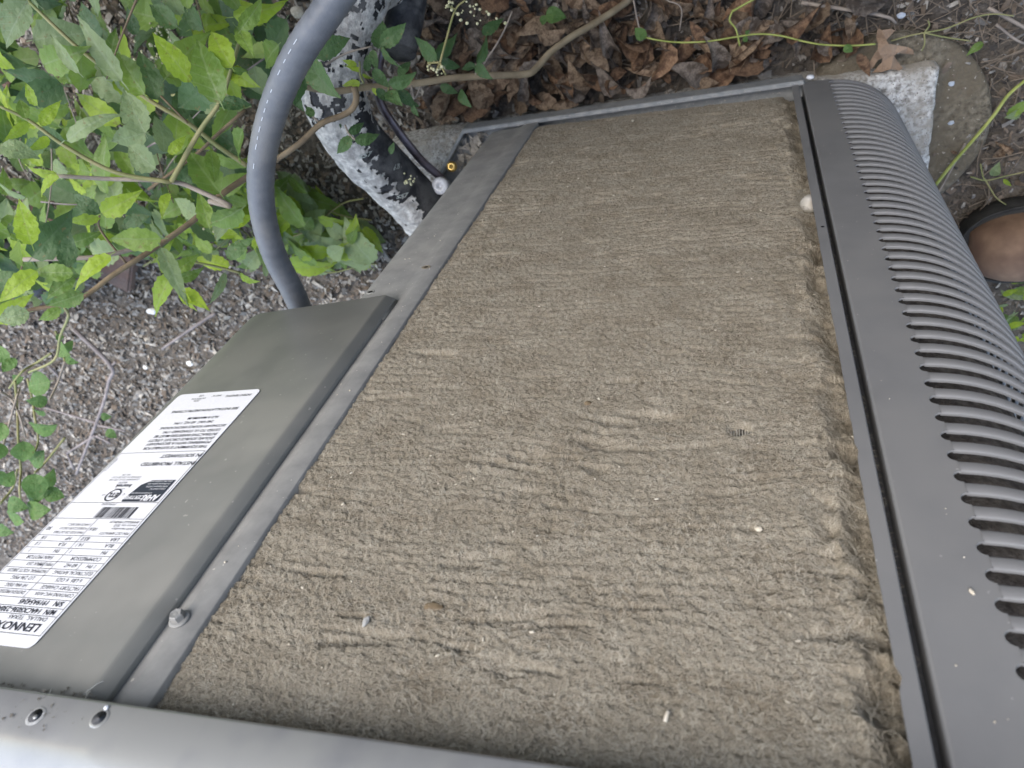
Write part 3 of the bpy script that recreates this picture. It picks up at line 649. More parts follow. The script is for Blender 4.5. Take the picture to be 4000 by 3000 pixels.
# round certification mark
cu_, cv_ = .0437, rv[1] - .0063
ring = []; 
for a in np.linspace(0, 2 * np.pi, 40, endpoint=False):
    for r_ in (.0044, .0052): ring.append(lab(cu_ + r_ * math.cos(a) * 1.05, cv_ + r_ * math.sin(a), .0006))
letters.add(ring, [(2 * i, 2 * i + 1, (2 * i + 3) % 80, (2 * i + 2) % 80) for i in range(40)])
text('ETL', cu_, cv_ - .0018, .0052, 'CENTER', .95, bold=.00018)
lines.add([lab(.0385, rv[1] - .0118, .0005), lab(.0475, rv[1] - .0118, .0005), lab(.0475, rv[1] - .0115, .0005), lab(.0385, rv[1] - .0115, .0005)], [(0, 1, 2, 3)])
# barcode
bc = MB(); u = .0135
vb0, vb1 = rv[1] + .0036, rv[2] - .0006
while u < .0425:
    wb = random.choice((.0003, .0003, .0006, .0009)); bc.add([lab(u, vb0, .0005), lab(u + wb, vb0, .0005), lab(u + wb, vb1, .0005), lab(u, vb1, .0005)], [(0, 1, 2, 3)]); u += wb + random.choice((.0003, .0005, .0007))
bc.build('barcode', M_INK, plate)
# certified badge: dark block, white print
b0, b1, bt, bb = .0035, .0322, rv[1] - .0006, rv[1] - .0188
pts = [(b0, bb), (b1 - .010, bb), (b1 - .004, bb + .004), (b1, bt - .0015), (b1 - .001, bt), (b0 + .001, bt), (b0, bt - .001)]
V = [lab(u, v, .0006) for u, v in pts]; badge = mobj('certification_badge', V, [tuple(range(len(V)))], M_BADGE, plate, False)
text('AHRI', b0 + .0012, bt - .0052, .0064, 'LEFT', .85, into=badge_txt, bold=.0003); text('CERTIFIED.', b0 + .0125, bt - .0048, .0042, 'LEFT', .95, into=badge_txt, bold=.0001)
text('www.ahridirectory.org', b0 + .009, bt - .0074, .0018, 'LEFT', 1., into=badge_txt)
for k, s in enumerate(('Unitary Small AC', 'AHRI Standard 210/240', 'Certification applies only', 'when the complete system')): text(s, b0 + .0012, bt - .0108 - k * .0022, .0019, 'LEFT', .95, into=badge_txt)
badge_txt.build('badge_lettering', M_LABEL, plate); letters.build('lettering', M_INK, plate); lines.build('ruled_lines', M_INK, plate)

# ================================================================== PIPES
def pipe_thing(name, label, cat): return thing(name, label, cat, tuple(at(1500, 500, .85)))
# flexible conduit arching from the control box
cp = [at(1185, 1230, .70), at(1140, 1130, .672), at(1078, 1010, .645), at(1036, 880, .62), at(1018, 740, .595), at(1027, 600, .57), at(1060, 455, .545), at(1115, 310, .52), at(1188, 175, .50), at(1275, 50, .485), at(1375, -90, .475), at(1560, -330, .48), (-.18, .50, .55), (-.20, .60, .45), (-.2, .698, .42)]
cpth = smooth_path(cp, 12)
cond = pipe_thing('flexible_conduit', 'smooth grey flexible conduit arching from the control box over the shrub', 'conduit')
L_ = np.r_[0, np.cumsum(np.linalg.norm(np.diff(cpth, axis=0), axis=1))]
fine = np.arange(0, L_[-1], .0016); pp = np.stack([np.interp(fine, L_, cpth[:, k]) for k in range(3)], 1)
V, Fc = tube(pp, .0106 - .00022 * (np.mod(fine, .0096) < .0017), 28); mobj('sleeve', V, Fc, M_CONDUIT, cond)
Tn, Un, Wn = frames(pp); mb = MB()
for s in np.arange(.05, .42, .0085):
    i = int(s / .0016); n_ = rng.uniform(.3, 1)
    _py = proj(pp[i])[1]
    if not 150 < _py < 640 or rng.random() < .25: continue
    view = nz(C - pp[i]); side = np.cross(Tn[i], view); dirn = nz(view * .86 + side * -.5 ) ; dirn = nz(dirn - Tn[i] * (dirn @ Tn[i])); q = np.cross(Tn[i], dirn)
    wv = .00032; ll = .0018 * n_ + .0008
    for (a_, b_) in ((0, 1),):
        c_ = pp[i] + dirn * .01085
        mb.add([c_ - Tn[i] * ll - q * wv, c_ + Tn[i] * ll - q * wv, c_ + Tn[i] * ll + q * wv, c_ - Tn[i] * ll + q * wv], [(0, 1, 2, 3)])
mb.build('printed_line', M_PRINT, cond)['kind'] = 'stuff'
# insulated refrigerant pipe with flaking white coat
ip = [at(1715, 905, 1.0), at(1640, 808, .955), at(1530, 695, .915), at(1415, 580, .865), at(1325, 440, .825), at(1300, 280, .80), at(1335, 110, .785), at(1410, -60, .78), at(1500, -260, .79), (-.25, .55, .22), (-.25, .698, .2)]
ipth = smooth_path(ip, 10); L_ = np.r_[0, np.cumsum(np.linalg.norm(np.diff(ipth, axis=0), axis=1))]; fine = np.arange(0, L_[-1], .0014); pp = np.stack([np.interp(fine, L_, ipth[:, k]) for k in range(3)], 1)
ins = pipe_thing('insulated_pipe', 'thick black foam pipe insulation with white coating flaking off', 'pipe')
V, Fc = tube(pp[::2], .0325, 40, True, .05, 3); mobj('foam_sleeve', V, Fc, M_FOAM, ins)
seg = 150; Tn, Un, Wn = frames(pp); aa = np.linspace(0, 2 * np.pi, seg, endpoint=False)
f2 = fine[:, None] + 0 * aa; a2 = 0 * fine[:, None] + aa
r2 = .0328 * (1 + .05 * fbm(f2 / (.0325 * 2.2), np.cos(a2) * 1.3 + np.sin(a2) * .9 + 5, 3, 3)) + .0014 + .0026 * np.clip(fbm(f2 * 45, a2 * 3, 4, 3), -.4, 1) 
Vc = pp[:, None] + r2[..., None] * (np.cos(aa)[None, :, None] * Un[:, None] + np.sin(aa)[None, :, None] * Wn[:, None])
px_, py_, dz_ = proj(Vc)
# the coat survives on the far-left flank and in torn bands; the front of the lower part is bare
cxp_, cyp_, _ = proj(pp); 
camdir = nz(C - np.array([-.4, 0, .15])); leftness = -((Vc - pp[:, None]) @ nz(np.cross([0, 0, 1.], Tn[len(pp) // 6]))) / .033
cov = .36 + .42 * fbm(f2 * 24, a2 * 2.2, 11, 4) + .34 * fbm(f2 * 90, a2 * 2, 19, 3) + .42 * fbm(f2 * 260, a2 * 5, 29, 2)
flank = ((px_ - cxp_[:, None]) * .72 - (py_ - cyp_[:, None]) * .69) / 100.      # + towards upper right of the picture
bare = 1 / (1 + np.exp(-(cyp_[:, None] - 520) / 40))                             # lower part of the pipe
cov = cov - bare * (.55 * flank + .12) + (1 - bare) * .10 - .25 * (np.clip(flank - .7, 0, 1))
keepv = cov > .25
idx = np.arange(len(pp) * seg).reshape(len(pp), seg); i2 = np.roll(idx, -1, 1)
Fq = np.stack([idx[:-1], i2[:-1], i2[1:], idx[1:]], -1).reshape(-1, 4)
kf = (keepv[:-1] & keepv[1:]).reshape(-1)
mobj('flaking_coating', Vc.reshape(-1, 3), Fq[kf], M_COAT, ins)
# scraps of print on the foam
def tube_text(s, px, py, size, ang, m=M_PRINT):
    r = ray(px, py); best = None
    t = np.linspace(.5, 1.3, 1600); Q = C + r * t[:, None]; dist = np.min(np.linalg.norm(Q[:, None] - pp[None, ::4], axis=2), 1); k = int(np.argmax(dist < .0345)); P = Q[k]
    cu = bpy.data.curves.new('t', 'FONT'); cu.body = s; cu.size = size; cu.align_x = 'CENTER'; cu.resolution_u = 2; cu.offset = .0003
    ob = bpy.data.objects.new('t', cu); COL.objects.link(ob); bpy.context.view_layer.update(); me = ob.evaluated_get(bpy.context.evaluated_depsgraph_get()).to_mesh()
    e1 = R[:, 0] * math.cos(ang) + R[:, 1] * math.sin(ang); e2 = np.cross(-R[:, 2], e1)
    V = []
    for p in me.vertices:
        q = P + e1 * p.co.x + e2 * p.co.y
        j = int(np.argmin(np.linalg.norm(pp - q, axis=1))); d_ = nz(q - pp[j]); V.append(pp[j] + d_ * .0348 if True else q)
    Fx = [tuple(f.vertices) for f in me.polygons]; ob.to_mesh_clear(); bpy.data.objects.remove(ob); bpy.data.curves.remove(cu)
    return V, Fx
mb = MB()
for s, px, py, z_ in (('S57', 1425, 614, .011), ('6 35', 1548, 660, .009), ('S57', 1570, 772, .010), ('5', 1490, 690, .008)): mb.add(*tube_text(s, px, py, z_, 0.0))
mb.build('printed_mark', mat('faded_print', (.4, .43, .4), (.3, .32, .3), 300, .7), ins)
# bare dark liquid line
lp_ = [at(1735, 712, .955), at(1718, 690, .95), at(1650, 630, .93), at(1580, 545, .91), at(1525, 470, .895), at(1490, 410, .885), at(1474, 350, .875), at(1478, 270, .86), at(1500, 160, .85), at(1522, 70, .84), at(1545, -40, .84), at(1570, -160, .84)]
liq = pipe_thing('copper_line', 'thin dark weathered copper line running beside the insulated pipe', 'pipe'); V, Fc = tube(smooth_path(lp_, 8), .0052, 14); mobj('line', V, Fc, M_COPPER, liq)
# black foam sleeve end at the top edge
sp = [at(1552, 205, .842), at(1556, 185, .842), at(1572, 120, .838), at(1590, 20, .835), at(1606, -90, .835), at(1640, -260, .84), (-.14, .46, .2)]
slv = pipe_thing('foam_sleeve', 'plain black foam sleeve over the thin line at the upper edge', 'pipe sleeve'); pth = smooth_path(sp, 8); rads = np.full(len(pth), .0215); rads[:5] = (.012, .0175, .0200, .0211, .0215)
V, Fc = tube(pth, rads, 26, True, .03, 9); mobj('foam', V, Fc, M_FOAM, slv)

# ================================================================== LEAVES
def leaf_mesh(name, m, wratio=.5, tipw=1.6, serr=.06, fold=.25, bend=.25, seed=0, lobes=None, n=14, twist=0., curl=0., nac=4, petiole=0.):
    r = random.Random(seed); V = []; Fc = []
    for i in range(n + 1):
        t = i / n
        wdt = wratio * .5 * (math.sin(math.pi * t ** .72) ** .85) * (1 - t ** 3 * .45 * (tipw - 1)) if lobes is None else wratio * .5 * lobes(t)
        if 0 < i < n: wdt *= 1 + (serr if i % 2 else -serr) + r.uniform(-.03, .03)
        if i in (0, n): wdt = .004
        for j in range(nac + 1):
            s = (j / nac) * 2 - 1; y = s * wdt; a = twist * t
            z = fold * abs(y) - bend * (t - .35) ** 2 + .012 * math.sin(t * 21 + j * 2 + seed)
            if curl: 
                ph = curl * s * (.6 + .8 * r.random() * 0 + .5 * t); rr = wdt / max(1e-3, abs(curl)) if curl else 0
                y = rr * math.sin(ph) * (1 if curl > 0 else 1); z += rr * (1 - math.cos(ph)) * (1 if curl > 0 else -1)
            x = t - .02 * abs(s) * (i % 2) 
            V.append((x, y * math.cos(a) - z * math.sin(a), y * math.sin(a) + z * math.cos(a)))
    for i in range(n):
        for j in range(nac): a = i * (nac + 1) + j; Fc.append((a, a + nac + 1, a + nac + 2, a + 1))
    if petiole:
        k = len(V); V += [(0, .008, 0), (0, -.008, 0), (-petiole, -.006, -.03), (-petiole, .006, -.03)]; Fc.append((k, k + 1, k + 2, k + 3))
    return mesh_data(name, V, Fc, m, True)
def leaf_set(name, m, **k):
    return [leaf_mesh(name, m, fold=.12 + .25 * ((i * 37) % 10) / 10, bend=.1 + .5 * ((i * 53) % 10) / 10, seed=i, twist=(-.5, .4, .15, -.2, .6)[i % 5], petiole=.12, **k) for i in range(5)]
S_MAIN = leaf_set('leaf', M_LEAF, wratio=.45, tipw=2.0); S_YEL = leaf_set('leaf', M_LEAFY, wratio=.42, tipw=1.9); S_DARK = leaf_set('leaf', M_LEAFD, wratio=.5, tipw=1.4)
S_PALE = leaf_set('leaf', M_LEAFP, wratio=.62, tipw=1.3); S_NARROW = leaf_set('leaf', M_LEAFP, wratio=.26, tipw=1.5); S_ROUND = leaf_set('leaf', M_LEAFR, wratio=.82, tipw=1.0, serr=.0)
def leaf_obj(P0, P1, me, parent, n=None, roll=0., name='leaf'):
    P0 = np.asarray(P0, float); P1 = np.asarray(P1, float); ln = np.linalg.norm(P1 - P0); ex = (P1 - P0) / ln
    if n is None: n = nz(C - P0) * .8 + np.array([0, 0, .5]) + rng.normal(0, .3, 3)
    ey = nz(np.cross(n, ex)); ez = np.cross(ex, ey); cr, sr = math.cos(roll), math.sin(roll); ey, ez = ey * cr + ez * sr, ez * cr - ey * sr
    o = obj(name, me); o.matrix_basis = Matrix([[ex[i] * ln, ey[i] * ln, ez[i] * ln, P0[i]] for i in range(3)] + [[0, 0, 0, 1]])
    put(o, parent); return o
def leaf_px(b, t, depth, sets, parent, dd=None, roll=None):
    dd = rng.uniform(-.012, .012) if dd is None else dd
    return leaf_obj(at(b[0], b[1], depth), at(t[0], t[1], depth + dd), random.choice(sets), parent, None, rng.normal(0, .25) if roll is None else roll)
def stem(pts, r0, r1, m, parent, name='stem', seg=7, n=5):
    p = smooth_path(pts, n); V, Fc = tube(p, np.linspace(r0, r1, len(p)), seg); return mobj(name, V, Fc, m, parent)
def inside(px, py, poly):
    c = False; j = len(poly) - 1
    for i in range(len(poly)):
        if (poly[i][1] > py) != (poly[j][1] > py) and px < (poly[j][0] - poly[i][0]) * (py - poly[i][1]) / (poly[j][1] - poly[i][1]) + poly[i][0]: c = not c
        j = i
    return c
A1 = lambda x, y: (x * .45208, y * .45208)                        # setting-out: quarter views of the photograph
A2 = lambda x, y: (1000 + x * .45208, y * .45208)
A5 = lambda x, y: (x * .45208, 750 + y * .45208)
A8 = lambda x, y: (x * .45208, 1200 + y * .45208)

# the shrub: woody stems, then leaves
shrub = thing('shrub', 'dense leafy green shrub with pointed toothed leaves left of the conduit', 'shrub', tuple(on_z(560, 560, 0.)))
P_sh = [(-400, -300), (1080, -300), (1150, 60), (1030, 330), (1000, 560), (1030, 820), (960, 900), (800, 980), (640, 1075), (480, 985), (330, 1120), (140, 1215), (-60, 1290), (-400, 1250)]
back = thing('shrub', 'lower dark layer of broad leaves beneath the pointed leaf shrub', 'shrub', tuple(on_z(420, 420, 0.)))
def scatter(parent, n, zr, sr, mixf, tilt):
    cnt = 0
    while cnt < n:
        p = np.array([rng.uniform(-1.35, -.38), rng.uniform(-.32, .46), rng.uniform(*zr)])
        qx, qy, qz = proj(p)
        if not inside(qx, qy, P_sh) or qz < .5 or p[1] > .44: continue
        if np.min(np.linalg.norm(cpth - p, axis=1)) < .04: continue
        a = rng.uniform(0, 2 * np.pi); sz = rng.uniform(*sr); d_ = nz(np.array([math.cos(a), math.sin(a), rng.normal(-.25, .3)]))
        q2 = proj(p + d_ * sz)
        if not inside(q2[0], q2[1], P_sh): continue
        leaf_obj(p, p + d_ * sz, random.choice(mixf()), parent, nz(np.array([0, .15, 1.]) + rng.normal(0, tilt, 3))); cnt += 1
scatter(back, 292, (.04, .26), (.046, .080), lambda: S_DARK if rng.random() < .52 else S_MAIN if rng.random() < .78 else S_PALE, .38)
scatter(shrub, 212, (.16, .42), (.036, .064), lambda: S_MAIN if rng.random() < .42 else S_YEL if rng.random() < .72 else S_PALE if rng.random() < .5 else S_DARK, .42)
D1 = .66
for pts, d0, d1, r0, r1, m in (
    ([A1(235, 0), A1(560, 310), A1(780, 500), A1(1050, 690), A1(1280, 860), A1(1620, 1060), A1(1880, 1260), A1(2130, 1430)], .66, .72, .0015, .0024, M_STEM),
    ([A1(2095, 250), A1(2010, 560), A1(1900, 880), A1(1720, 1140), A1(1480, 1570)], .62, .67, .0014, .0024, M_STEM),
    ([A1(490, 1520), A1(900, 1545), A1(1480, 1570), A1(1720, 1650), A1(1990, 1780), A5(1810, 80)], .66, .70, .0018, .0026, M_TWIG),
    ([A1(0, 920), A1(250, 1040), A1(560, 1260), A1(1000, 1490), A1(1480, 1575)], .63, .67, .0012, .0022, M_STEM),
    ([(92, 1014), (339, 1007), (461, 988), (600, 950), A5(1380, 430)], .70, .74, .0022, .0024, M_TWIG),
    ([(60, 1232), (140, 1207), (271, 1186), (352, 1143), (434, 1080), (542, 1010), A5(1400, 440), A5(1680, 240), A5(1820, 100), (900, 735), (1000, 672), (1072, 628)], .70, .76, .0022, .0034, M_STEMB),
    ([A5(860, 200), A5(870, 330), A5(1100, 630)], .69, .73, .0009, .0012, M_STEMB), ([A1(1390, 830), A1(1560, 1000), A1(1620, 1060)], .70, .69, .0009, .001, M_STEMB),
    ([A5(1640, 600), A5(1850, 640), A5(2080, 700)], .76, .77, .0011, .0014, M_STEM), ([A5(560, 1000), A5(590, 1080), A5(520, 1250), A5(470, 1450), A5(250, 1560)], .78, .9, .0015, .0015, M_STEM),
    ([A1(2120, 950), A1(1860, 1180), A1(1700, 1330), A1(1280, 1640)], .76, .78, .002, .0016, M_STEMB)):
    dl = np.linspace(d0, d1, len(pts)); stem([at(p[0], p[1], d_) for p, d_ in zip(pts, dl)], r0, r1, m, shrub)
for k in range(46):
    while True:
        p = np.array([rng.uniform(-1.2, -.38), rng.uniform(-.25, .40), rng.uniform(.04, .34)]); a = rng.uniform(0, 6.28); d_ = nz(np.array([math.cos(a), math.sin(a), rng.normal(.1, .4)])); ln = rng.uniform(.05, .16)
        if inside(*proj(p)[:2], P_sh) and inside(*proj(p + d_ * ln)[:2], P_sh) and np.min(np.linalg.norm(cpth - p - d_ * ln / 2, axis=1)) > .06: break
    stem([p, p + d_ * ln * .5 + rng.normal(0, .006, 3), p + d_ * ln], rng.uniform(.0006, .0015), .0006, random.choice((M_TWIG, M_STEMB, M_STEM, M_TWIGR)), back if k % 2 else shrub, 'twig', 5, 4)
for b_, t_, d_, st in (
    ((230, 10), (20, 410), .55, S_PALE), ((680, 630), (405, 285), .62, S_NARROW), ((1050, 700), (640, 120), .63, S_NARROW), ((1240, 810), (985, 420), .65, S_MAIN), ((1250, 1150), (1060, 760), .66, S_PALE),
    ((1370, 860), (1180, 420), .70, S_DARK), ((1900, 875), (1655, 280), .60, S_MAIN), ((1995, 570), (1785, 215), .60, S_YEL), ((1990, 600), (2230, 760), .64, S_YEL), ((1890, 900), (2170, 900), .63, S_DARK),
    ((320, 910), (205, 705), .61, S_YEL), ((350, 1080), (525, 860), .61, S_YEL), ((555, 1215), (995, 935), .60, S_NARROW), ((240, 1060), (30, 1235), .61, S_YEL), ((430, 1190), (255, 1310), .62, S_YEL), ((225, 1020), (160, 830), .63, S_MAIN),
    ((1250, 1150), (960, 1230), .67, S_PALE), ((1340, 1455), (1085, 1245), .66, S_PALE), ((1430, 1310), (1370, 980), .68, S_PALE), ((1460, 1330), (1610, 1170), .65, S_YEL), ((2080, 260), (2280, -20), .58, S_MAIN), ((2060, 250), (2180, 470), .60, S_MAIN),
    ((490, 1520), (290, 1680), .63, S_YEL), ((480, 1510), (190, 1470), .64, S_YEL), ((860, 320), (620, 0), .7, S_DARK), ((1180, 300), (1090, 60), .72, S_DARK), ((1530, 230), (1280, 20), .72, S_DARK), ((1750, 250), (1570, 0), .72, S_DARK),
    ((540, 740), (90, 900), .75, S_DARK), ((540, 740), (20, 620), .75, S_DARK), ((1600, 1030), (1500, 760), .71, S_DARK), ((1820, 1300), (1860, 1580), .70, S_MAIN), ((1560, 1620), (1700, 1380), .72, S_DARK), ((0, 1270), (320, 1330), .60, S_PALE)):
    leaf_px(A1(*b_), A1(*t_), d_, st, shrub)
for b_, t_, d_, st in (
    ((275, 455), (150, 50), .62, S_YEL), ((275, 570), (640, 170), .66, S_DARK), ((860, 180), (600, 10), .68, S_DARK), ((870, 190), (1210, 10), .66, S_YEL), ((865, 200), (560, 290), .69, S_YEL), ((950, 545), (610, 825), .63, S_YEL), ((630, 700), (260, 690), .64, S_MAIN),
    ((570, 650), (600, 330), .66, S_DARK), ((640, 730), (380, 930), .65, S_MAIN), ((720, 880), (390, 990), .67, S_MAIN), ((1390, 405), (910, 410), .69, S_MAIN), ((1480, 700), (1310, 1075), .70, S_YEL), ((1545, 840), (1800, 1000), .70, S_YEL), ((1490, 700), (1730, 540), .73, S_MAIN),
    ((1530, 760), (1780, 660), .73, S_MAIN), ((1560, 850), (1690, 1040), .69, S_YEL), ((2070, 715), (2240, 790), .74, S_YEL), ((1950, 700), (1825, 990), .73, S_NARROW), ((1960, 570), (2190, 390), .72, S_DARK), ((1385, 470), (1610, 960), .69, S_NARROW), ((250, 1040), (-40, 1110), .61, S_PALE), ((520, 1010), (320, 1130), .68, S_MAIN),
    ((310, 680), (-40, 960), .63, S_YEL), ((1450, 0), (1380, 200), .72, S_YEL), ((1700, 200), (1500, 60), .76, S_PALE), ((1960, 200), (1850, 430), .74, S_PALE), ((60, 320), (400, 260), .7, S_DARK), ((2000, 300), (2200, 180), .74, S_YEL)):
    leaf_px(A5(*b_), A5(*t_), d_, st, shrub)

# low plants on the soil below the pipes
low = thing('ground_plant', 'pale yellow green low plant on the soil under the insulated pipe', 'plant', tuple(on_z(1240, 900, 0.)))
P_lo = [(930, 900), (960, 760), (1030, 640), (1180, 690), (1290, 740), (1420, 850), (1555, 925), (1470, 1050), (1380, 1090), (1230, 1110), (1150, 1060), (1000, 1010)]
cnt = 0
while cnt < 84:
    px, py = rng.uniform(900, 1580), rng.uniform(600, 1120)
    if not inside(px, py, P_lo): continue
    p = on_z(px, py, rng.uniform(.02, .13)); a = rng.uniform(0, 6.28); d_ = nz(np.array([math.cos(a), math.sin(a), rng.normal(.05, .25)])); sz = rng.uniform(.035, .075)
    q2 = proj(p + d_ * sz)
    if not inside(q2[0], q2[1], P_lo): continue
    leaf_obj(p, p + d_ * sz, random.choice(S_PALE if rng.random() < .4 else S_YEL if rng.random() < .5 else S_MAIN), low, nz(np.array([0, 0, 1.]) + rng.normal(0, .35, 3))); cnt += 1
for pts in ([(1170, 1020), (1280, 1065), (1400, 1040), (1470, 1030)], [(1120, 930), (1200, 900), (1330, 800), (1420, 775)], [(1050, 700), (1150, 800), (1210, 950)], [(1200, 780), (1330, 840), (1450, 860)]):
    stem([on_z(*p, .06) for p in pts], .0013, .0012, M_STEM, low)

shoots = thing('ground_plant', 'sprawling light green shoots on the soil between the conduit and the shrub', 'plant', tuple(on_z(900, 850, 0.)))
P_s3 = [(600, 720), (1000, 520), (1040, 800), (1090, 960), (1120, 1090), (960, 1080), (850, 1010), (740, 1060), (600, 1100), (520, 1000)]
cnt = 0
while cnt < 92:
    px, py = rng.uniform(500, 1130), rng.uniform(520, 1110)
    if not inside(px, py, P_s3): continue
    p = on_z(px, py, rng.uniform(.03, .24)); a = rng.uniform(0, 6.28); d_ = nz(np.array([math.cos(a), math.sin(a), rng.normal(0, .3)])); sz = rng.uniform(.030, .062)
    q2 = proj(p + d_ * sz)
    if not inside(q2[0], q2[1], P_s3) or np.min(np.linalg.norm(cpth - p - d_ * sz / 2, axis=1)) < .035: continue
    leaf_obj(p, p + d_ * sz, random.choice(S_MAIN if rng.random() < .45 else S_YEL if rng.random() < .6 else S_PALE if rng.random() < .5 else S_NARROW), shoots, nz(np.array([0, 0, 1.]) + rng.normal(0, .45, 3))); cnt += 1
for pts in ([(560, 1040), (700, 950), (830, 820), (960, 640)], [(760, 1030), (860, 960), (1000, 830)], [(960, 1060), (1000, 960), (1050, 930)], [(640, 800), (760, 860), (900, 870), (1060, 1000)]):
    stem([on_z(*p, .10) for p in pts], .0014, .0011, M_STEM, shoots)
# round-leaved vine at the left edge
vine2 = thing('round_leaf_vine', 'trailing vine with small round heart shaped leaves at the left edge', 'vine', tuple(on_z(150, 1850, 0.)))
for pts, m in (([(0, 1530), A8(100, 800), A8(170, 940), A8(220, 1120)], M_TWIG), ([A8(130, 640), A8(150, 900), A8(160, 1200), A8(180, 1400), A8(170, 1560), A8(180, 1700)], M_STEM), ([A8(560, 470), A8(500, 650), A8(430, 800)], M_TWIG), ([A8(440, 400), A8(300, 490), A8(190, 560), A8(80, 700)], M_STEM),
               ([A8(240, 620), A8(280, 800), A8(300, 950), A8(330, 1150), A8(280, 1300)], M_STEM), ([A8(480, 210), A8(530, 330), A8(560, 470)], M_STEM), ([(0, 1790), A8(60, 1080), A8(130, 830), A8(170, 700)], M_TWIG), ([A8(560, 1130), A8(400, 1330), A8(300, 1430)], M_STEM), ([A8(0, 1700), A8(110, 1560), A8(150, 1400)], M_STEM)):
    stem([at(p[0], p[1], .93 + .02 * (i % 2)) for i, p in enumerate(pts)], .0016, .0013, m, vine2)
for b_, t_, d_ in (((480, 260), (560, 260), .9), ((560, 430), (670, 490), .9), ((430, 640), (220, 690), .9), ((410, 800), (225, 830), .9), ((375, 900), (280, 890), .91), ((270, 1030), (485, 1040), .89), ((200, 1160), (190, 1345), .89), ((270, 1350), (370, 1250), .92), ((300, 1440), (310, 1670), .88), ((200, 1600), (400, 1610), .90), ((10, 1540), (120, 1430), .91),
                   ((60, 1440), (-80, 1500), .92), ((380, 1600), (560, 1640), .9), ((350, 1560), (480, 1400), .94), ((60, 1680), (220, 1740), .89), ((20, 1180), (-60, 1340), .92), ((130, 440), (20, 560), .9), ((60, 480), (-20, 330), .9), ((110, 630), (200, 610), .95), ((530, 380), (640, 300), .95), ((500, 330), (580, 420), .93), ((20, 1000), (-50, 1180), .93), ((230, 1750), (400, 1760), .9), ((70, 1790), (200, 1860), .9), ((-20, 1900), (100, 1960), .9), ((920, 1060), (1000, 1130), 1.05), ((870, 940), (960, 950), 1.05)):
    leaf_px(A8(*b_), A8(*t_), d_, S_ROUND, vine2)

# the woody vine crossing above the leaf litter, with dark toothed leaves
vine = thing('woody_vine', 'tan woody vine branch with dark green toothed leaves crossing the pipes', 'vine', tuple(on_z(2440, 20, 0.)))
vp_ = [(1188, 338), (1250, 350), (1320, 356), (1420, 342), (1520, 335), (1640, 324), (1760, 306), (1880, 297), (1990, 293), (2064, 288), (2095, 266), (2150, 205), (2230, 145), (2310, 98), (2405, 38), (2480, -20), (2600, -140)]
stem([at(p[0], p[1], d_) for p, d_ in zip(vp_, np.linspace(.70, .86, len(vp_)))], .0030, .0040, M_BARK, vine, 'branch', 10)
stem([at(1384, 340, .712), at(1392, 385, .715), at(1375, 425, .72), at(1334, 452, .725), at(1253, 484, .73), at(1170, 560, .74), at(1072, 628, .757)], .0032, .0028, M_STEMB, vine, 'branch', 9)
for pts, d_ in (([A2(930, 720), A2(900, 640), A2(895, 530)], .71), ([A2(1590, 545), A2(1640, 360), A2(1720, 90), A2(1810, 0)], .70), ([A2(1590, 540), A2(1480, 545)], .70), ([A2(1590, 545), A2(1640, 650)], .70), ([A2(1590, 545), A2(1560, 610)], .70), ([A2(1720, 85), A2(1650, 40)], .70), ([A2(1130, 860), A2(1150, 740)], .71), ([A2(1900, 640), A2(1900, 550)], .76), ([A2(1970, 550), A2(2080, 380), A2(2150, 250), A2(2212, 100)], .80), ([A2(540, 1050), A2(480, 1000)], .73), ([A2(870, 1220), A2(800, 1150), A2(770, 1080)], .74), ([A2(600, 560), A2(780, 460), A2(1000, 400)], .74), ([A2(1340, 740), A2(1370, 850), A2(1420, 750)], .72)):
    stem([at(p[0], p[1], d_) for p in pts], .0011, .0009, M_TWIG if d_ > .715 else M_STEM, vine)
for b_, t_, d_ in (((475, 470), (825, 320), .66), ((430, 520), (700, 855), .65), ((370, 620), (340, 900), .68), ((310, 780), (400, 960), .69), ((1080, 400), (1300, 205), .70), ((1060, 420), (1090, 170), .72), ((1080, 400), (1240, 600), .70), ((1000, 430), (1040, 610), .72), ((1010, 600), (1155, 765), .70), ((1150, 740), (1385, 655), .69), ((1040, 770), (1165, 885), .70), ((1130, 790), (1255, 905), .70),
                   ((1215, 780), (1390, 930), .70), ((1330, 880), (1415, 930), .71), ((1350, 910), (1400, 1020), .71), ((1240, 660), (1330, 510), .71), ((1560, 520), (1362, 320), .71), ((1540, 490), (1760, 300), .73), ((1580, 510), (1770, 610), .73), ((1915, 550), (2010, 300), .75), ((1895, 560), (2035, 690), .74), ((1890, 570), (1765, 590), .76), ((1750, 785), (1830, 920), .82), ((1590, 740), (1745, 810), .83), ((1960, 300), (2140, 150), .80),
                   ((855, 1215), (1080, 1170), .71), ((800, 1145), (945, 1065), .71), ((815, 1180), (700, 1345), .71), ((490, 1010), (435, 915), .71), ((720, 1075), (740, 1110), .73), ((870, 560), (740, 520), .73), ((890, 620), (750, 550), .73), ((920, 640), (1020, 690), .72), ((960, 620), (960, 480), .73), ((900, 720), (740, 740), .72), ((1000, 770), (1120, 840), .71), ((1160, 1330), (1190, 1230), .80)):
    leaf_px(A2(*b_), A2(*t_), d_, S_DARK if t_ not in ((740, 520), (750, 550), (740, 740), (1120, 840), (1020, 690)) else S_YEL, vine)
fl = MB()
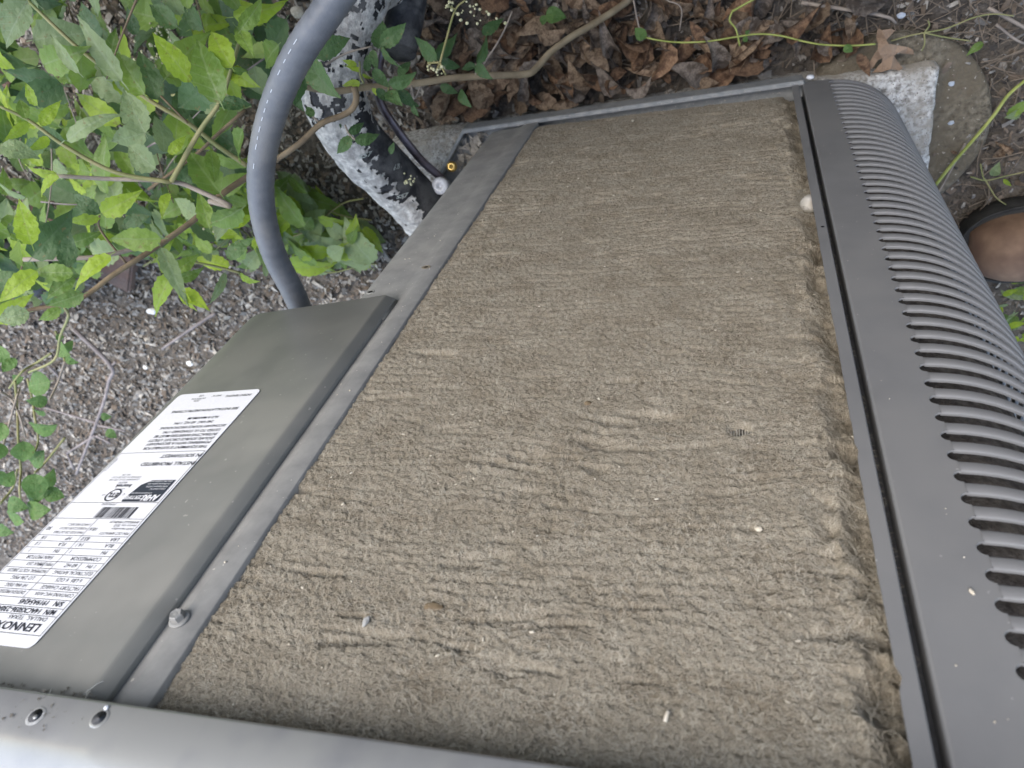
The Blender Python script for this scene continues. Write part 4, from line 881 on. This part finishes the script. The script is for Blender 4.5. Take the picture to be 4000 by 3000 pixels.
for cx_, cy_, n_, s_, d_ in ((1560, 600, 16, 60, .70), (1900, 90, 26, 130, .70), (1660, 60, 10, 60, .70), (1320, 1560, 18, 55, .86), (-900, 450, 30, 150, .74), (-820, 240, 18, 120, .76), (-300, 1960, 20, 120, .86)):
    for k in range(n_):
        P = at(*A2(cx_ + rng.normal(0, s_ * .6), cy_ + rng.normal(0, s_ * .5)), d_ + rng.normal(0, .008)); Vc, Fq = lathe([(.0003, -.002), (.0016, -.0008), (.0019, .0006), (.0008, .0018)], 7); _, B = basis(P, rng.normal(0, 1, 3)); fl.add(place(Vc * rng.uniform(.45, .95), P, B), Fq)
fl.build('dry_flower_cluster', M_FLOWER, vine, True)['kind'] = 'stuff'

# ------------------------------------------------------------------ fallen leaves
def lob(t): return max(.05, .30 + .62 * abs(math.sin(t * math.pi * 3.1 + .2)) * (1 if t < .93 else .5) * (.65 + .5 * math.sin(math.pi * t))) if .04 < t < .97 else .05
dead = []
for i in range(14):
    r = random.Random(100 + i); m = M_DEAD[(0, 1, 2, 0, 2, 1, 0)[i % 7]]
    dead.append(leaf_mesh('fallen_leaf', m, wratio=r.uniform(.55, .95), tipw=1.0, serr=.05, fold=r.uniform(-.2, .5), bend=r.uniform(-1.0, 1.5), seed=i, twist=r.uniform(-.6, .6), curl=r.choice((.7, 1.0, 1.5, 2.0, -1.3, -.8)), n=10, lobes=None))
P_d = [(1360, -60), (2600, -120), (3420, -60), (3480, 60), (3400, 180), (3330, 268), (3130, 300), (2500, 402), (2050, 470), (1820, 500), (1590, 530), (1500, 470), (1480, 200)]
nd = 0
while nd < 290:
    x, y = rng.uniform(-.42, .16), 0.006 + .22 * rng.random() ** 1.35; z = float(soil_z(x, y)) + .012 + .040 * math.exp(-y / .09) * rng.random() ** .6 + .006 * rng.random()
    p = np.array([x, y, z]); qx, qy, qz = proj(p)
    if not inside(qx, qy, P_d): continue
    if qy < 90 and rng.random() < .45: continue
    if qx > 3250 and rng.random() < .6: continue
    a = rng.uniform(0, 6.28); sz = rng.uniform(.020, .055); d_ = nz(np.array([math.cos(a), math.sin(a), rng.normal(0, .45)]))
    tip = p + d_ * sz
    if tip[1] < .005 or tip[2] < 0: continue
    o = leaf_obj(p, tip, random.choice(dead), None, nz(np.array([0, 0, 1.]) + rng.normal(0, .75, 3)), 0, 'fallen_leaf') if False else None
    me = random.choice(dead); ex = d_; n_ = nz(np.array([0, .1, 1.]) + rng.normal(0, .48, 3)); ey = nz(np.cross(n_, ex)); ez = np.cross(ex, ey)
    o = bpy.data.objects.new('fallen_leaf', me); COL.objects.link(o); o.matrix_world = Matrix([[ex[i] * sz, ey[i] * sz, ez[i] * sz, p[i]] for i in range(3)] + [[0, 0, 0, 1]])
    hue = {'dead_leaf_tan': 'tan', 'dead_leaf_grey': 'grey brown', 'dead_leaf_rust': 'rust brown'}[me.materials[0].name]
    where = 'against the base pan lip' if y < .045 else 'at the upper border of the photo' if qy < 60 else 'near the pipes and the woody vine' if qx < 2050 else 'near the green runner' if qx > 2500 else 'in the middle of the heap'
    big = 'large' if sz > .042 else 'small' if sz < .030 else 'middling'
    tag(o, f'{big} {hue} curled dry leaf {where}', 'leaf', f'{big} {hue} dry leaves {where}'); nd += 1
def single_leaf(b, t, z, me, label, n=None):
    P0_, P1_ = on_z(*b, z), on_z(*t, z); ln = np.linalg.norm(P1_ - P0_); ex = (P1_ - P0_) / ln; n_ = np.array([0, 0, 1.]) if n is None else nz(np.array(n)); ey = nz(np.cross(n_, ex)); ez = np.cross(ex, ey)
    o = bpy.data.objects.new('fallen_leaf', me); COL.objects.link(o); o.matrix_world = Matrix([[ex[i] * ln, ey[i] * ln, ez[i] * ln, P0_[i]] for i in range(3)] + [[0, 0, 0, 1]]); return tag(o, label, 'leaf')
m_oak = mat('oak_leaf', (.19, .125, .08), (.26, .18, .12), 30, .75, .6, 60, bdist=.01)
def oak(t): return .06 if t < .05 else (.32 + .75 * max(0, math.sin((t - .05) * math.pi * 3.15)) ** 1.2) if t < .68 else (.26 + .25 * math.sin((t - .68) * 10))
oo = [(960, 248), (985, 262), (1060, 250), (1098, 262), (1062, 300), (1022, 345), (1040, 378), (1120, 388), (1210, 405), (1252, 430), (1262, 472), (1190, 462), (1118, 455), (1088, 480), (1118, 530), (1168, 590), (1140, 612), (1060, 600), (990, 625), (900, 632), (940, 590), (985, 540), (990, 505), (950, 520), (900, 600), (858, 575), (900, 500), (948, 430), (952, 380), (935, 320), (945, 262)]
bm = bmesh.new(); vs = [bm.verts.new(on_z(3000 + x * .45208, y * .45208, .044 + .004 * math.sin(x * .02) + .003 * math.cos(y * .03))) for x, y in oo]; f_ = bm.faces.new(vs); bmesh.ops.triangulate(bm, faces=[f_])
bmesh.ops.subdivide_edges(bm, edges=bm.edges[:], cuts=1)
for v in bm.verts: v.co.z += .0025 * float(fbm(v.co.x * 60, v.co.y * 60, 2, 2))
bmesh.ops.recalc_face_normals(bm, faces=bm.faces[:]); me = bpy.data.meshes.new('oak_leaf'); bm.to_mesh(me); bm.free(); me.materials.append(m_oak)
tag(obj('oak_leaf', me), 'large tan lobed oak leaf lying where the pad meets the round slab', 'leaf')
single_leaf((3350, 210), (3400, 290), .045, dead[2], 'rust brown leaf standing at the panel corner beside the oak leaf')
for k, (b_, t_) in enumerate((((3830, 590), (3800, 530)), ((3880, 620), (3930, 570)), ((3960, 600), (3900, 560)), ((3740, 600), (3710, 590)))):
    single_leaf(b_, t_, .012 if k < 3 else .024, dead[(0, 3, 7, 2)[k]], ('small torn tan leaf beside the yellow stem right of the slab', 'broken tan leaf with a notched edge near the right border', 'tan leaf scrap at the right border above the boot', 'tiny tan leaf on the round slab')[k])

# twigs and dry stalks
litter = MB(); rl = np.random.default_rng(5)
for k in range(900):
    px, py = (rl.uniform(1900, 4050), rl.uniform(-120, 330)) if k < 340 else (rl.uniform(3450, 4100), rl.uniform(0, 1500)) if k < 620 else (rl.uniform(0, 1100), rl.uniform(900, 2050))
    p = on_z(px, py, .01)
    if -.445 < p[0] < .195 and p[1] < .0: continue
    if (p[0] - .15) ** 2 + (p[1] + .085) ** 2 < .1 ** 2 and rl.random() < .9: continue
    a = rl.uniform(0, 6.28); ln = rl.uniform(.012, .05); d_ = np.array([math.cos(a), math.sin(a), rl.normal(0, .12)]); zz_ = float(soil_z(p[0], p[1])) + .008 + .01 * rl.random()
    mid_ = p + d_ * ln / 2 + rl.normal(0, .002, 3); q = p + d_ * ln; P3 = np.array([p, mid_, q]); P3[:, 2] += zz_ - .01
    V, Fc = tube(P3, rl.uniform(.0003, .0008), 4, False); litter.add(V, Fc)
litter.build('dry_stalk_litter', mat('stalk', (.13, .105, .08), (.24, .19, .14), 50, .85), None, True); bpy.data.objects['dry_stalk_litter']['kind'] = 'stuff'; bpy.data.objects['dry_stalk_litter']['label'] = 'fine dry stalks and twigs scattered over the soil'
def twig(pts, z, r, m, label, name='twig', cat='twig', branches=()):
    t = thing(name, label, cat, tuple(on_z(*pts[0], z))); stem([on_z(*p, z + .004 * (i % 2)) for i, p in enumerate(pts)], r, r * .7, m, t, 'stalk', 6)
    for bpts in branches: stem([on_z(*p, z + .003) for p in bpts], r * .7, r * .4, m, t, 'side_stalk', 5)
    return t
twig([A8(640, 190), A8(960, 510), A8(940, 640), A8(880, 870), A8(660, 1440)], .03, .0042, M_TWIGR, 'long bent grey twig lying on the mulch beside the control panel', branches=([A8(860, 1010), A8(700, 960), A8(390, 870)], [A8(850, 1020), A8(1080, 1070)], [A8(830, 1110), A8(960, 1180)], [A8(640, 1400), A8(570, 1250)], [A8(1000, 470), A8(960, 510)], [A8(820, 1110), A8(580, 1260)]))
twig([A8(1860, 50), A8(1660, 180), A8(1400, 360)], .03, .0032, M_TWIGR, 'straight grey twig on the mulch below the conduit')
twig([A8(320, 600), A8(400, 500), A8(540, 640)], .02, .0026, M_TWIGR, 'short grey twig by the round leaves')
twig([(2475, 0), (2490, 80), (2510, 160)], .03, .0012, M_TWIG, 'thin pale stalk standing out of the leaf heap'); twig([(2600, 0), (2660, 30), (2655, 120)], .03, .0010, M_TWIG, 'thin upright stalk near the yellow green runner')
twig([(3130, 10), (3440, 60), (3500, 90)], .02, .0022, M_TWIG, 'tan stick lying across the soil above the oak leaf'); twig([(3860, 30), (4060, 140), (4120, 180)], .02, .0020, M_TWIG, 'tan stick near the right upper corner')
twig([(3890, 95), (3960, 150), (4000, 170)], .02, .0016, M_TWIG, 'short pale stalk right of the round slab'); twig([(3770, 560), (3700, 690), (3640, 800)], .023, .0016, M_TWIG, 'dry tan stalk leaning along the round slab edge')
# green runners
run = thing('green_runner', 'thin green runner trailing over the dry leaves', 'vine', tuple(on_z(2390, 110, 0.)))
stem([on_z(p[0], p[1], .05) for p in ((2480, 120), (2530, 148), (2640, 165), (2760, 162), (2870, 145), (2960, 133), (3050, 140), (3140, 162), (3220, 175), (3330, 178), (3420, 172))], .0011, .001, M_RUN, run)
stem([on_z(p[0], p[1], .06) for p in ((2860, 45), (2850, 80), (2875, 115), (2890, 180))], .001, .001, M_RUN, run); stem([on_z(p[0], p[1], .06) for p in ((2860, 45), (2930, 5), (3000, -30))], .0014, .001, M_RUN, run)
for b_, t_ in (((2520, 150), (2480, 110)), ((2905, 145), (2920, 165)), ((3300, 178), (3330, 205)), ((2910, 130), (2930, 120)), ((2130, 60), (2210, 58)), ((2125, 60), (2120, 100))): leaf_obj(on_z(*b_, .055), on_z(*t_, .055), random.choice(S_ROUND), run)
ys_ = thing('yellow_stem', 'yellow green grass stem leaning over the round slab', 'stem', tuple(on_z(4000, 340, 0.)))
stem([on_z(p[0], p[1], .03 + .02 * math.sin(i * .5)) for i, p in enumerate(((3650, 728), (3720, 640), (3790, 560), (3850, 490), (3890, 440), (3940, 370), (4010, 310), (4100, 240)))], .0021, .0017, M_RUN, ys_)
for k in range(14):
    t = rng.uniform(.45, .95); p = on_z(3650 + 350 * t + 5, 728 - 400 * t, .035); q = p + np.array([rng.normal(.004, .004), rng.normal(-.008, .004), -.012]); stem([p, (p + q) / 2 + rng.normal(0, .001, 3), q], .0004, .0003, M_TWIG, ys_, 'rootlet', 4, 3)
weed = thing('grass_weed', 'thin green weed stems sprawling by the round slab', 'weed', tuple(on_z(3610, 130, 0.)))
for pts in (((3480, 160), (3550, 140), (3610, 128), (3700, 110), (3800, 70), (3880, 55), (3960, 62)), ((3610, 128), (3690, 145), (3790, 160)), ((3610, 128), (3630, 100), (3625, 80)), ((3610, 130), (3612, 170), (3600, 200)), ((3790, 690), (3850, 705), (3920, 690), (4010, 670)), ((3850, 705), (3890, 770), (3930, 800)), ((3830, 640), (3840, 690), (3850, 705))):
    stem([on_z(p[0], p[1], .03) for p in pts], .0009, .0007, M_STEM, weed)
for b_, t_, st in (((3840, 165), (3775, 215), S_MAIN), ((3935, 455), (4040, 375), S_MAIN), ((3990, 440), (3930, 460), S_PALE), ((3880, 690), (3900, 640), S_PALE), ((3920, 700), (3950, 730), S_YEL)): leaf_obj(on_z(*b_, .03), on_z(*t_, .035), random.choice(st), weed)
weed2 = thing('low_weed', 'low bright green weed beside the boot', 'weed', tuple(on_z(3930, 1200, 0.)))
for k in range(34):
    px, py = rng.uniform(3880, 4120), rng.uniform(1090, 1330); p = on_z(px, py, rng.uniform(.0, .03)); a = rng.uniform(0, 6.28); ln = rng.uniform(.012, .03); leaf_obj(p, p + np.array([math.cos(a), math.sin(a), .25]) * ln, random.choice(S_YEL + S_NARROW + S_MAIN), weed2)

# ================================================================== BRICKS, PIPE, BOOT
def brick(P, yaw, label):
    V = []; a, b_, c_ = .095, .044, .028
    bm = bmesh.new(); bmesh.ops.create_cube(bm, size=1)
    for v in bm.verts: v.co = (v.co.x * 2 * a, v.co.y * 2 * b_, v.co.z * 2 * c_)
    bmesh.ops.bevel(bm, geom=bm.edges[:], offset=.004, segments=2, affect='EDGES'); me = bpy.data.meshes.new('brick'); bm.to_mesh(me); bm.free(); me.materials.append(M_BRICK)
    o = bpy.data.objects.new('brick', me); COL.objects.link(o); o.location = tuple(P); o.rotation_euler = (rng.normal(0, .04), rng.normal(0, .04), yaw); return tag(o, label, 'brick', 'red bricks edging the bed behind the shrub')
b0_, b1_ = on_z(240, 890, .0), on_z(480, 1005, .0)
dirb = nz((b1_ - b0_) * np.array([1, 1, 0])); yaw = math.atan2(dirb[1], dirb[0])
for P, lb in ((on_z(0, 385, -.014), 'red brick showing between the leaves at the left border'), (on_z(355, 950, -.016), 'red brick showing through the shrub leaves beside the dark pipe')): brick(P, yaw + rng.normal(0, .06), lb)
dp = thing('drain_pipe', 'dark blue black pipe lying on the soil behind the shrub leaves', 'pipe', tuple(on_z(60, 1060, 0.)))
V, Fc = tube(smooth_path([on_z(-420, 1120, .05), on_z(-150, 1060, .05), on_z(40, 1030, .055), on_z(150, 1040, .05), on_z(215, 1075, .045)], 6), .05, 20, True); mobj('pipe_run', V, Fc, M_PIPE, dp)

boot = thing('boot', 'brown leather work boot with a black rubber sole at the right border', 'boot', (.39, -.245, .0))
def boot_w(s):   # half width along the boot, s metres from the toe
    return .050 * min(1, math.sqrt(max(0, 1 - (1 - min(s, .062) / .062) ** 2))) * (1 - .22 * math.exp(-((s - .17) / .05) ** 2)) * (1 if s < .25 else max(.0, 1 - ((s - .25) / .055) ** 2) ** .5)
bx0, byc = .237, -.238; ss = np.r_[.0005, .004, .010, .020, .035, .055, .08, .11, .14, .17, .2, .23, .255, .28, .295, .3035]
V = []; m = 14
for s in ss:
    wv = boot_w(s); 
    for j in range(m):
        a = 2 * math.pi * j / m; V.append((bx0 + s, byc + wv * 1.06 * np.sign(math.cos(a)) * abs(math.cos(a)) ** .45, .016 + .016 * np.sign(math.sin(a)) * abs(math.sin(a)) ** .3))
Fc = [(i * m + j, i * m + (j + 1) % m, (i + 1) * m + (j + 1) % m, (i + 1) * m + j) for i in range(len(ss) - 1) for j in range(m)] + [tuple(range(m)), tuple(range((len(ss) - 1) * m, len(ss) * m))[::-1]]
mobj('sole', V, Fc, M_RUBBER, boot)
V = []; m = 20; ss2 = np.r_[.011, .0125, .016, .022, .032, .046, .062, .08, .10, .12, .15, .19, .23, .26, .285, .294]
for s in ss2:
    wv = boot_w(s) * .95 - .006; wv = max(wv, .001); top = .032 + .046 * min(1, math.sqrt(max(0, 1 - (1 - min(s - .0105, .05) / .05) ** 2))) + .045 * max(0, min(1, (s - .09) / .10)) ** 1.4
    for j in range(m):
        a = math.pi * j / (m - 1); V.append((bx0 + s, byc + wv * math.cos(a) * (1 + .04 * math.sin(a)), .030 + (top - .030) * math.sin(a) ** .8))
Fc = [(i * m + j, i * m + j + 1, (i + 1) * m + j + 1, (i + 1) * m + j) for i in range(len(ss2) - 1) for j in range(m - 1)] + [tuple(range(m - 1, -1, -1)), tuple(range((len(ss2) - 1) * m, len(ss2) * m))]
mobj('upper', V, [f[::-1] for f in Fc], M_LEATH, boot)
Vc, Fq = lathe([(.05, 0), (.048, .05), (.046, .10), (.05, .16), (.052, .161), (.049, .158)], 26); Vc = Vc * np.array([1.15, .86, 1]) + np.array([bx0 + .235, byc, .085]); mobj('shaft', Vc, Fq[:-2], M_LEATH, boot)
V, Fc = tube(smooth_path([(bx0 + .0 + boot_w(.0) * 0 + s, byc + boot_w(s) * .99, .033) for s in (.001, .006, .015, .03, .06, .10, .16, .22)], 4), .0022, 6); V2, F2 = tube(smooth_path([(bx0 + s, byc - boot_w(s) * .99, .033) for s in (.001, .006, .015, .03, .06, .10, .16, .22)], 4), .0022, 6)
mb = MB(); mb.add(V, Fc); mb.add(V2, F2); mb.build('welt', M_RUBBER, boot, True)

# ================================================================== SMALL THINGS ON THE LINT AND THE SOIL
def on_lint(px, py):
    p = on_y(px, py, LINT_Y)
    for _ in range(3): p = on_y(px, py, float(lint_y(np.array([p[0]]), np.array([p[2]]))[0]) + .0006)
    return p
sp_ = MB(); rs_ = np.random.default_rng(9)
for k in range(190):
    p = np.array([rs_.uniform(-.24, .045), 0, rs_.uniform(.09, .85)]); p[1] = float(lint_y(p[:1], p[2:])[0]) + .0006
    s = rs_.uniform(.00022, .00055) * (1.7 if rs_.random() < .15 else 1); e = rs_.uniform(1, 2.6); a = rs_.uniform(0, 3.14); Vc, Fq = lathe([(.25, -.5), (1, -.2), (.9, .4), (.3, .7)], 6); Vc[:, 0] *= e; Vc = Vc * s
    Vc = np.stack([Vc[:, 0] * math.cos(a) - Vc[:, 1] * math.sin(a), Vc[:, 0] * math.sin(a) + Vc[:, 1] * math.cos(a), Vc[:, 2]], 1); _, B = basis(p, (0, 1, 0)); sp_.add(place(Vc, p, B), Fq)
o = sp_.build('seed_flecks', M_SEED, None, True); tag(o, 'tiny pale seed flecks caught all over the lint', kind='stuff')
def lump(name, px, py, r, m, label, cat, e=(1, 1, 1), seed=0, Yoff=0.):
    P = on_lint(px, py); P[1] += Yoff; bm = bmesh.new(); bmesh.ops.create_icosphere(bm, subdivisions=3, radius=1); me = bpy.data.meshes.new(name)
    for v in bm.verts:
        n_ = 1 + (.2 if name == 'white_lump' else .5) * float(fbm(v.co.x * 1.6 + 3, v.co.y * 1.6 + v.co.z * 1.1, seed, 3)); v.co = Vector((v.co.x * e[0], v.co.y * e[1], v.co.z * e[2])) * r * n_
    bm.to_mesh(me); bm.free(); me.materials.append(m); me.polygons.foreach_set('use_smooth', [True] * len(me.polygons)); o = bpy.data.objects.new(name, me); COL.objects.link(o); o.location = tuple(P); return tag(o, label, cat)
lump('white_lump', 3158, 818, .0075, mat('offwhite_lump', (.38, .35, .30), (.50, .47, .42), 200, .9), 'off white rounded lump wedged in lint beside the edge strip', 'lump', (.8, .9, 1.25), 1, .005)
lump('fluff_tuft', 1428, 2428, .0017, mat('grey_fluff', (.36, .355, .34), (.46, .455, .44), 300, .95), 'small white tuft of fluff low on the left of the lint', 'fluff', (.8, .35, 1.5), 2); lump('bark_crumb', 1695, 2372, .0032, M_STEMB, 'dark brown crumb of debris sunk in the lint', 'debris', (1.5, .3, .7), 3); lump('seed_husk', 2297, 1577, .0018, M_STEMB, 'tiny brown husk at mid height on the lint', 'husk', (1.1, .7, .8), 4)
lump('seed_husk', 2962, 2066, .0013, M_SEED, 'pair of tan grains at right of the lint', 'husk', (1.1, .7, 1), 5); lump('pale_chip', 2472, 472, .0025, M_SEED, 'pale chip stuck under the base pan lip', 'chip', (.6, .5, 1.2), 6)
pp1, pp2 = on_lint(2598, 2820), on_lint(2612, 2785); stk = thing('straw_bit', 'short pale straw bit near the lower edge of the lint', 'straw', tuple(pp1)); stem([pp1, (pp1 + pp2) / 2 + np.array([0, .001, 0]), pp2 + np.array([0, .001, 0])], .0008, .0007, M_SEED, stk, 'straw', 6)
P_ = on_lint(3194, 1022); o = bpy.data.objects.new('leaf_scrap', dead[0]); COL.objects.link(o); o.location = tuple(P_ + np.array([-.004, .001, -.004])); o.rotation_euler = (1.4, .5, .6); o.scale = (.014, .014, .014); tag(o, 'tiny tan leaf scrap caught at the lint edge by the edge strip', 'leaf')
# nest of coarse fibres round the lump and along the right-hand edge
fb = MB(); rf = np.random.default_rng(21)
for k in range(380):
    if k < 140: px, py = rf.normal(3130, 45), rf.normal(810, 35)
    else:
        t = rf.random(); px, py = 3110 + 440 * t - abs(rf.normal(0, 90)), 420 + 2500 * t
    p = on_lint(px, py)
    if p[0] > .043: continue
    a = rf.uniform(-.9, .9) + (math.pi if rf.random() < .5 else 0); pts = [p]; h_ = rf.uniform(.0005, .0035)
    for j in range(4):
        a += rf.normal(0, .5); q = pts[-1] + np.array([math.cos(a), 0, math.sin(a)]) * rf.uniform(.0015, .005); q[1] = p[1] + h_ * math.sin((j + 1) / 4 * 3); pts.append(q)
    V, Fc = tube(smooth_path(pts, 2), rf.uniform(.00006, .00016), 3, False); fb.add(V, Fc)
fb.build('coarse_fibres', mat('dark_fibre', (.26, .235, .19), (.40, .37, .31), 60, .95, spec=.05), ac, True)['kind'] = 'stuff'
# pale flecks on the slab and soil
for px, py, z, r_, lb, m in ((3717, 327, .022, .0034, 'pale blue grey fleck on the round slab near the pad edge', M_FLECK), (3715, 480, .022, .0032, 'longer pale blue grey fleck lower on the round slab', M_FLECK), (3520, 60, .012, .0045, 'pale blue chip lying on the soil above the oak leaf', M_FLECK), (742, 1420, .02, .007, 'white pebble by the control panel edge on the mulch', M_FLUFF), (567, 1435, .02, .006, 'smaller white pebble on the mulch left of the first', M_FLUFF), (590, 1215, .03, .009, 'white pebble under the bright leaf tips', M_FLUFF), (700, 940, .03, .011, 'white scrap between the shrub leaves', M_CAP), (1160, 48, .03, .010, 'pale stone at the upper edge beside the conduit', M_SEED)):
    P = on_z(px, py, z); bm = bmesh.new(); bmesh.ops.create_icosphere(bm, subdivisions=2, radius=1); me = bpy.data.meshes.new('pebble')
    for v in bm.verts: v.co = v.co * (1 + .3 * float(fbm(v.co.x * 1.5 + px, v.co.y * 1.5 + v.co.z, 1, 2))) ; v.co = Vector((v.co.x * r_, v.co.y * r_ * .75, v.co.z * r_ * .45))
    bm.to_mesh(me); bm.free(); me.materials.append(m); o = bpy.data.objects.new('pebble', me); COL.objects.link(o); o.location = tuple(P); tag(o, lb, 'pebble')
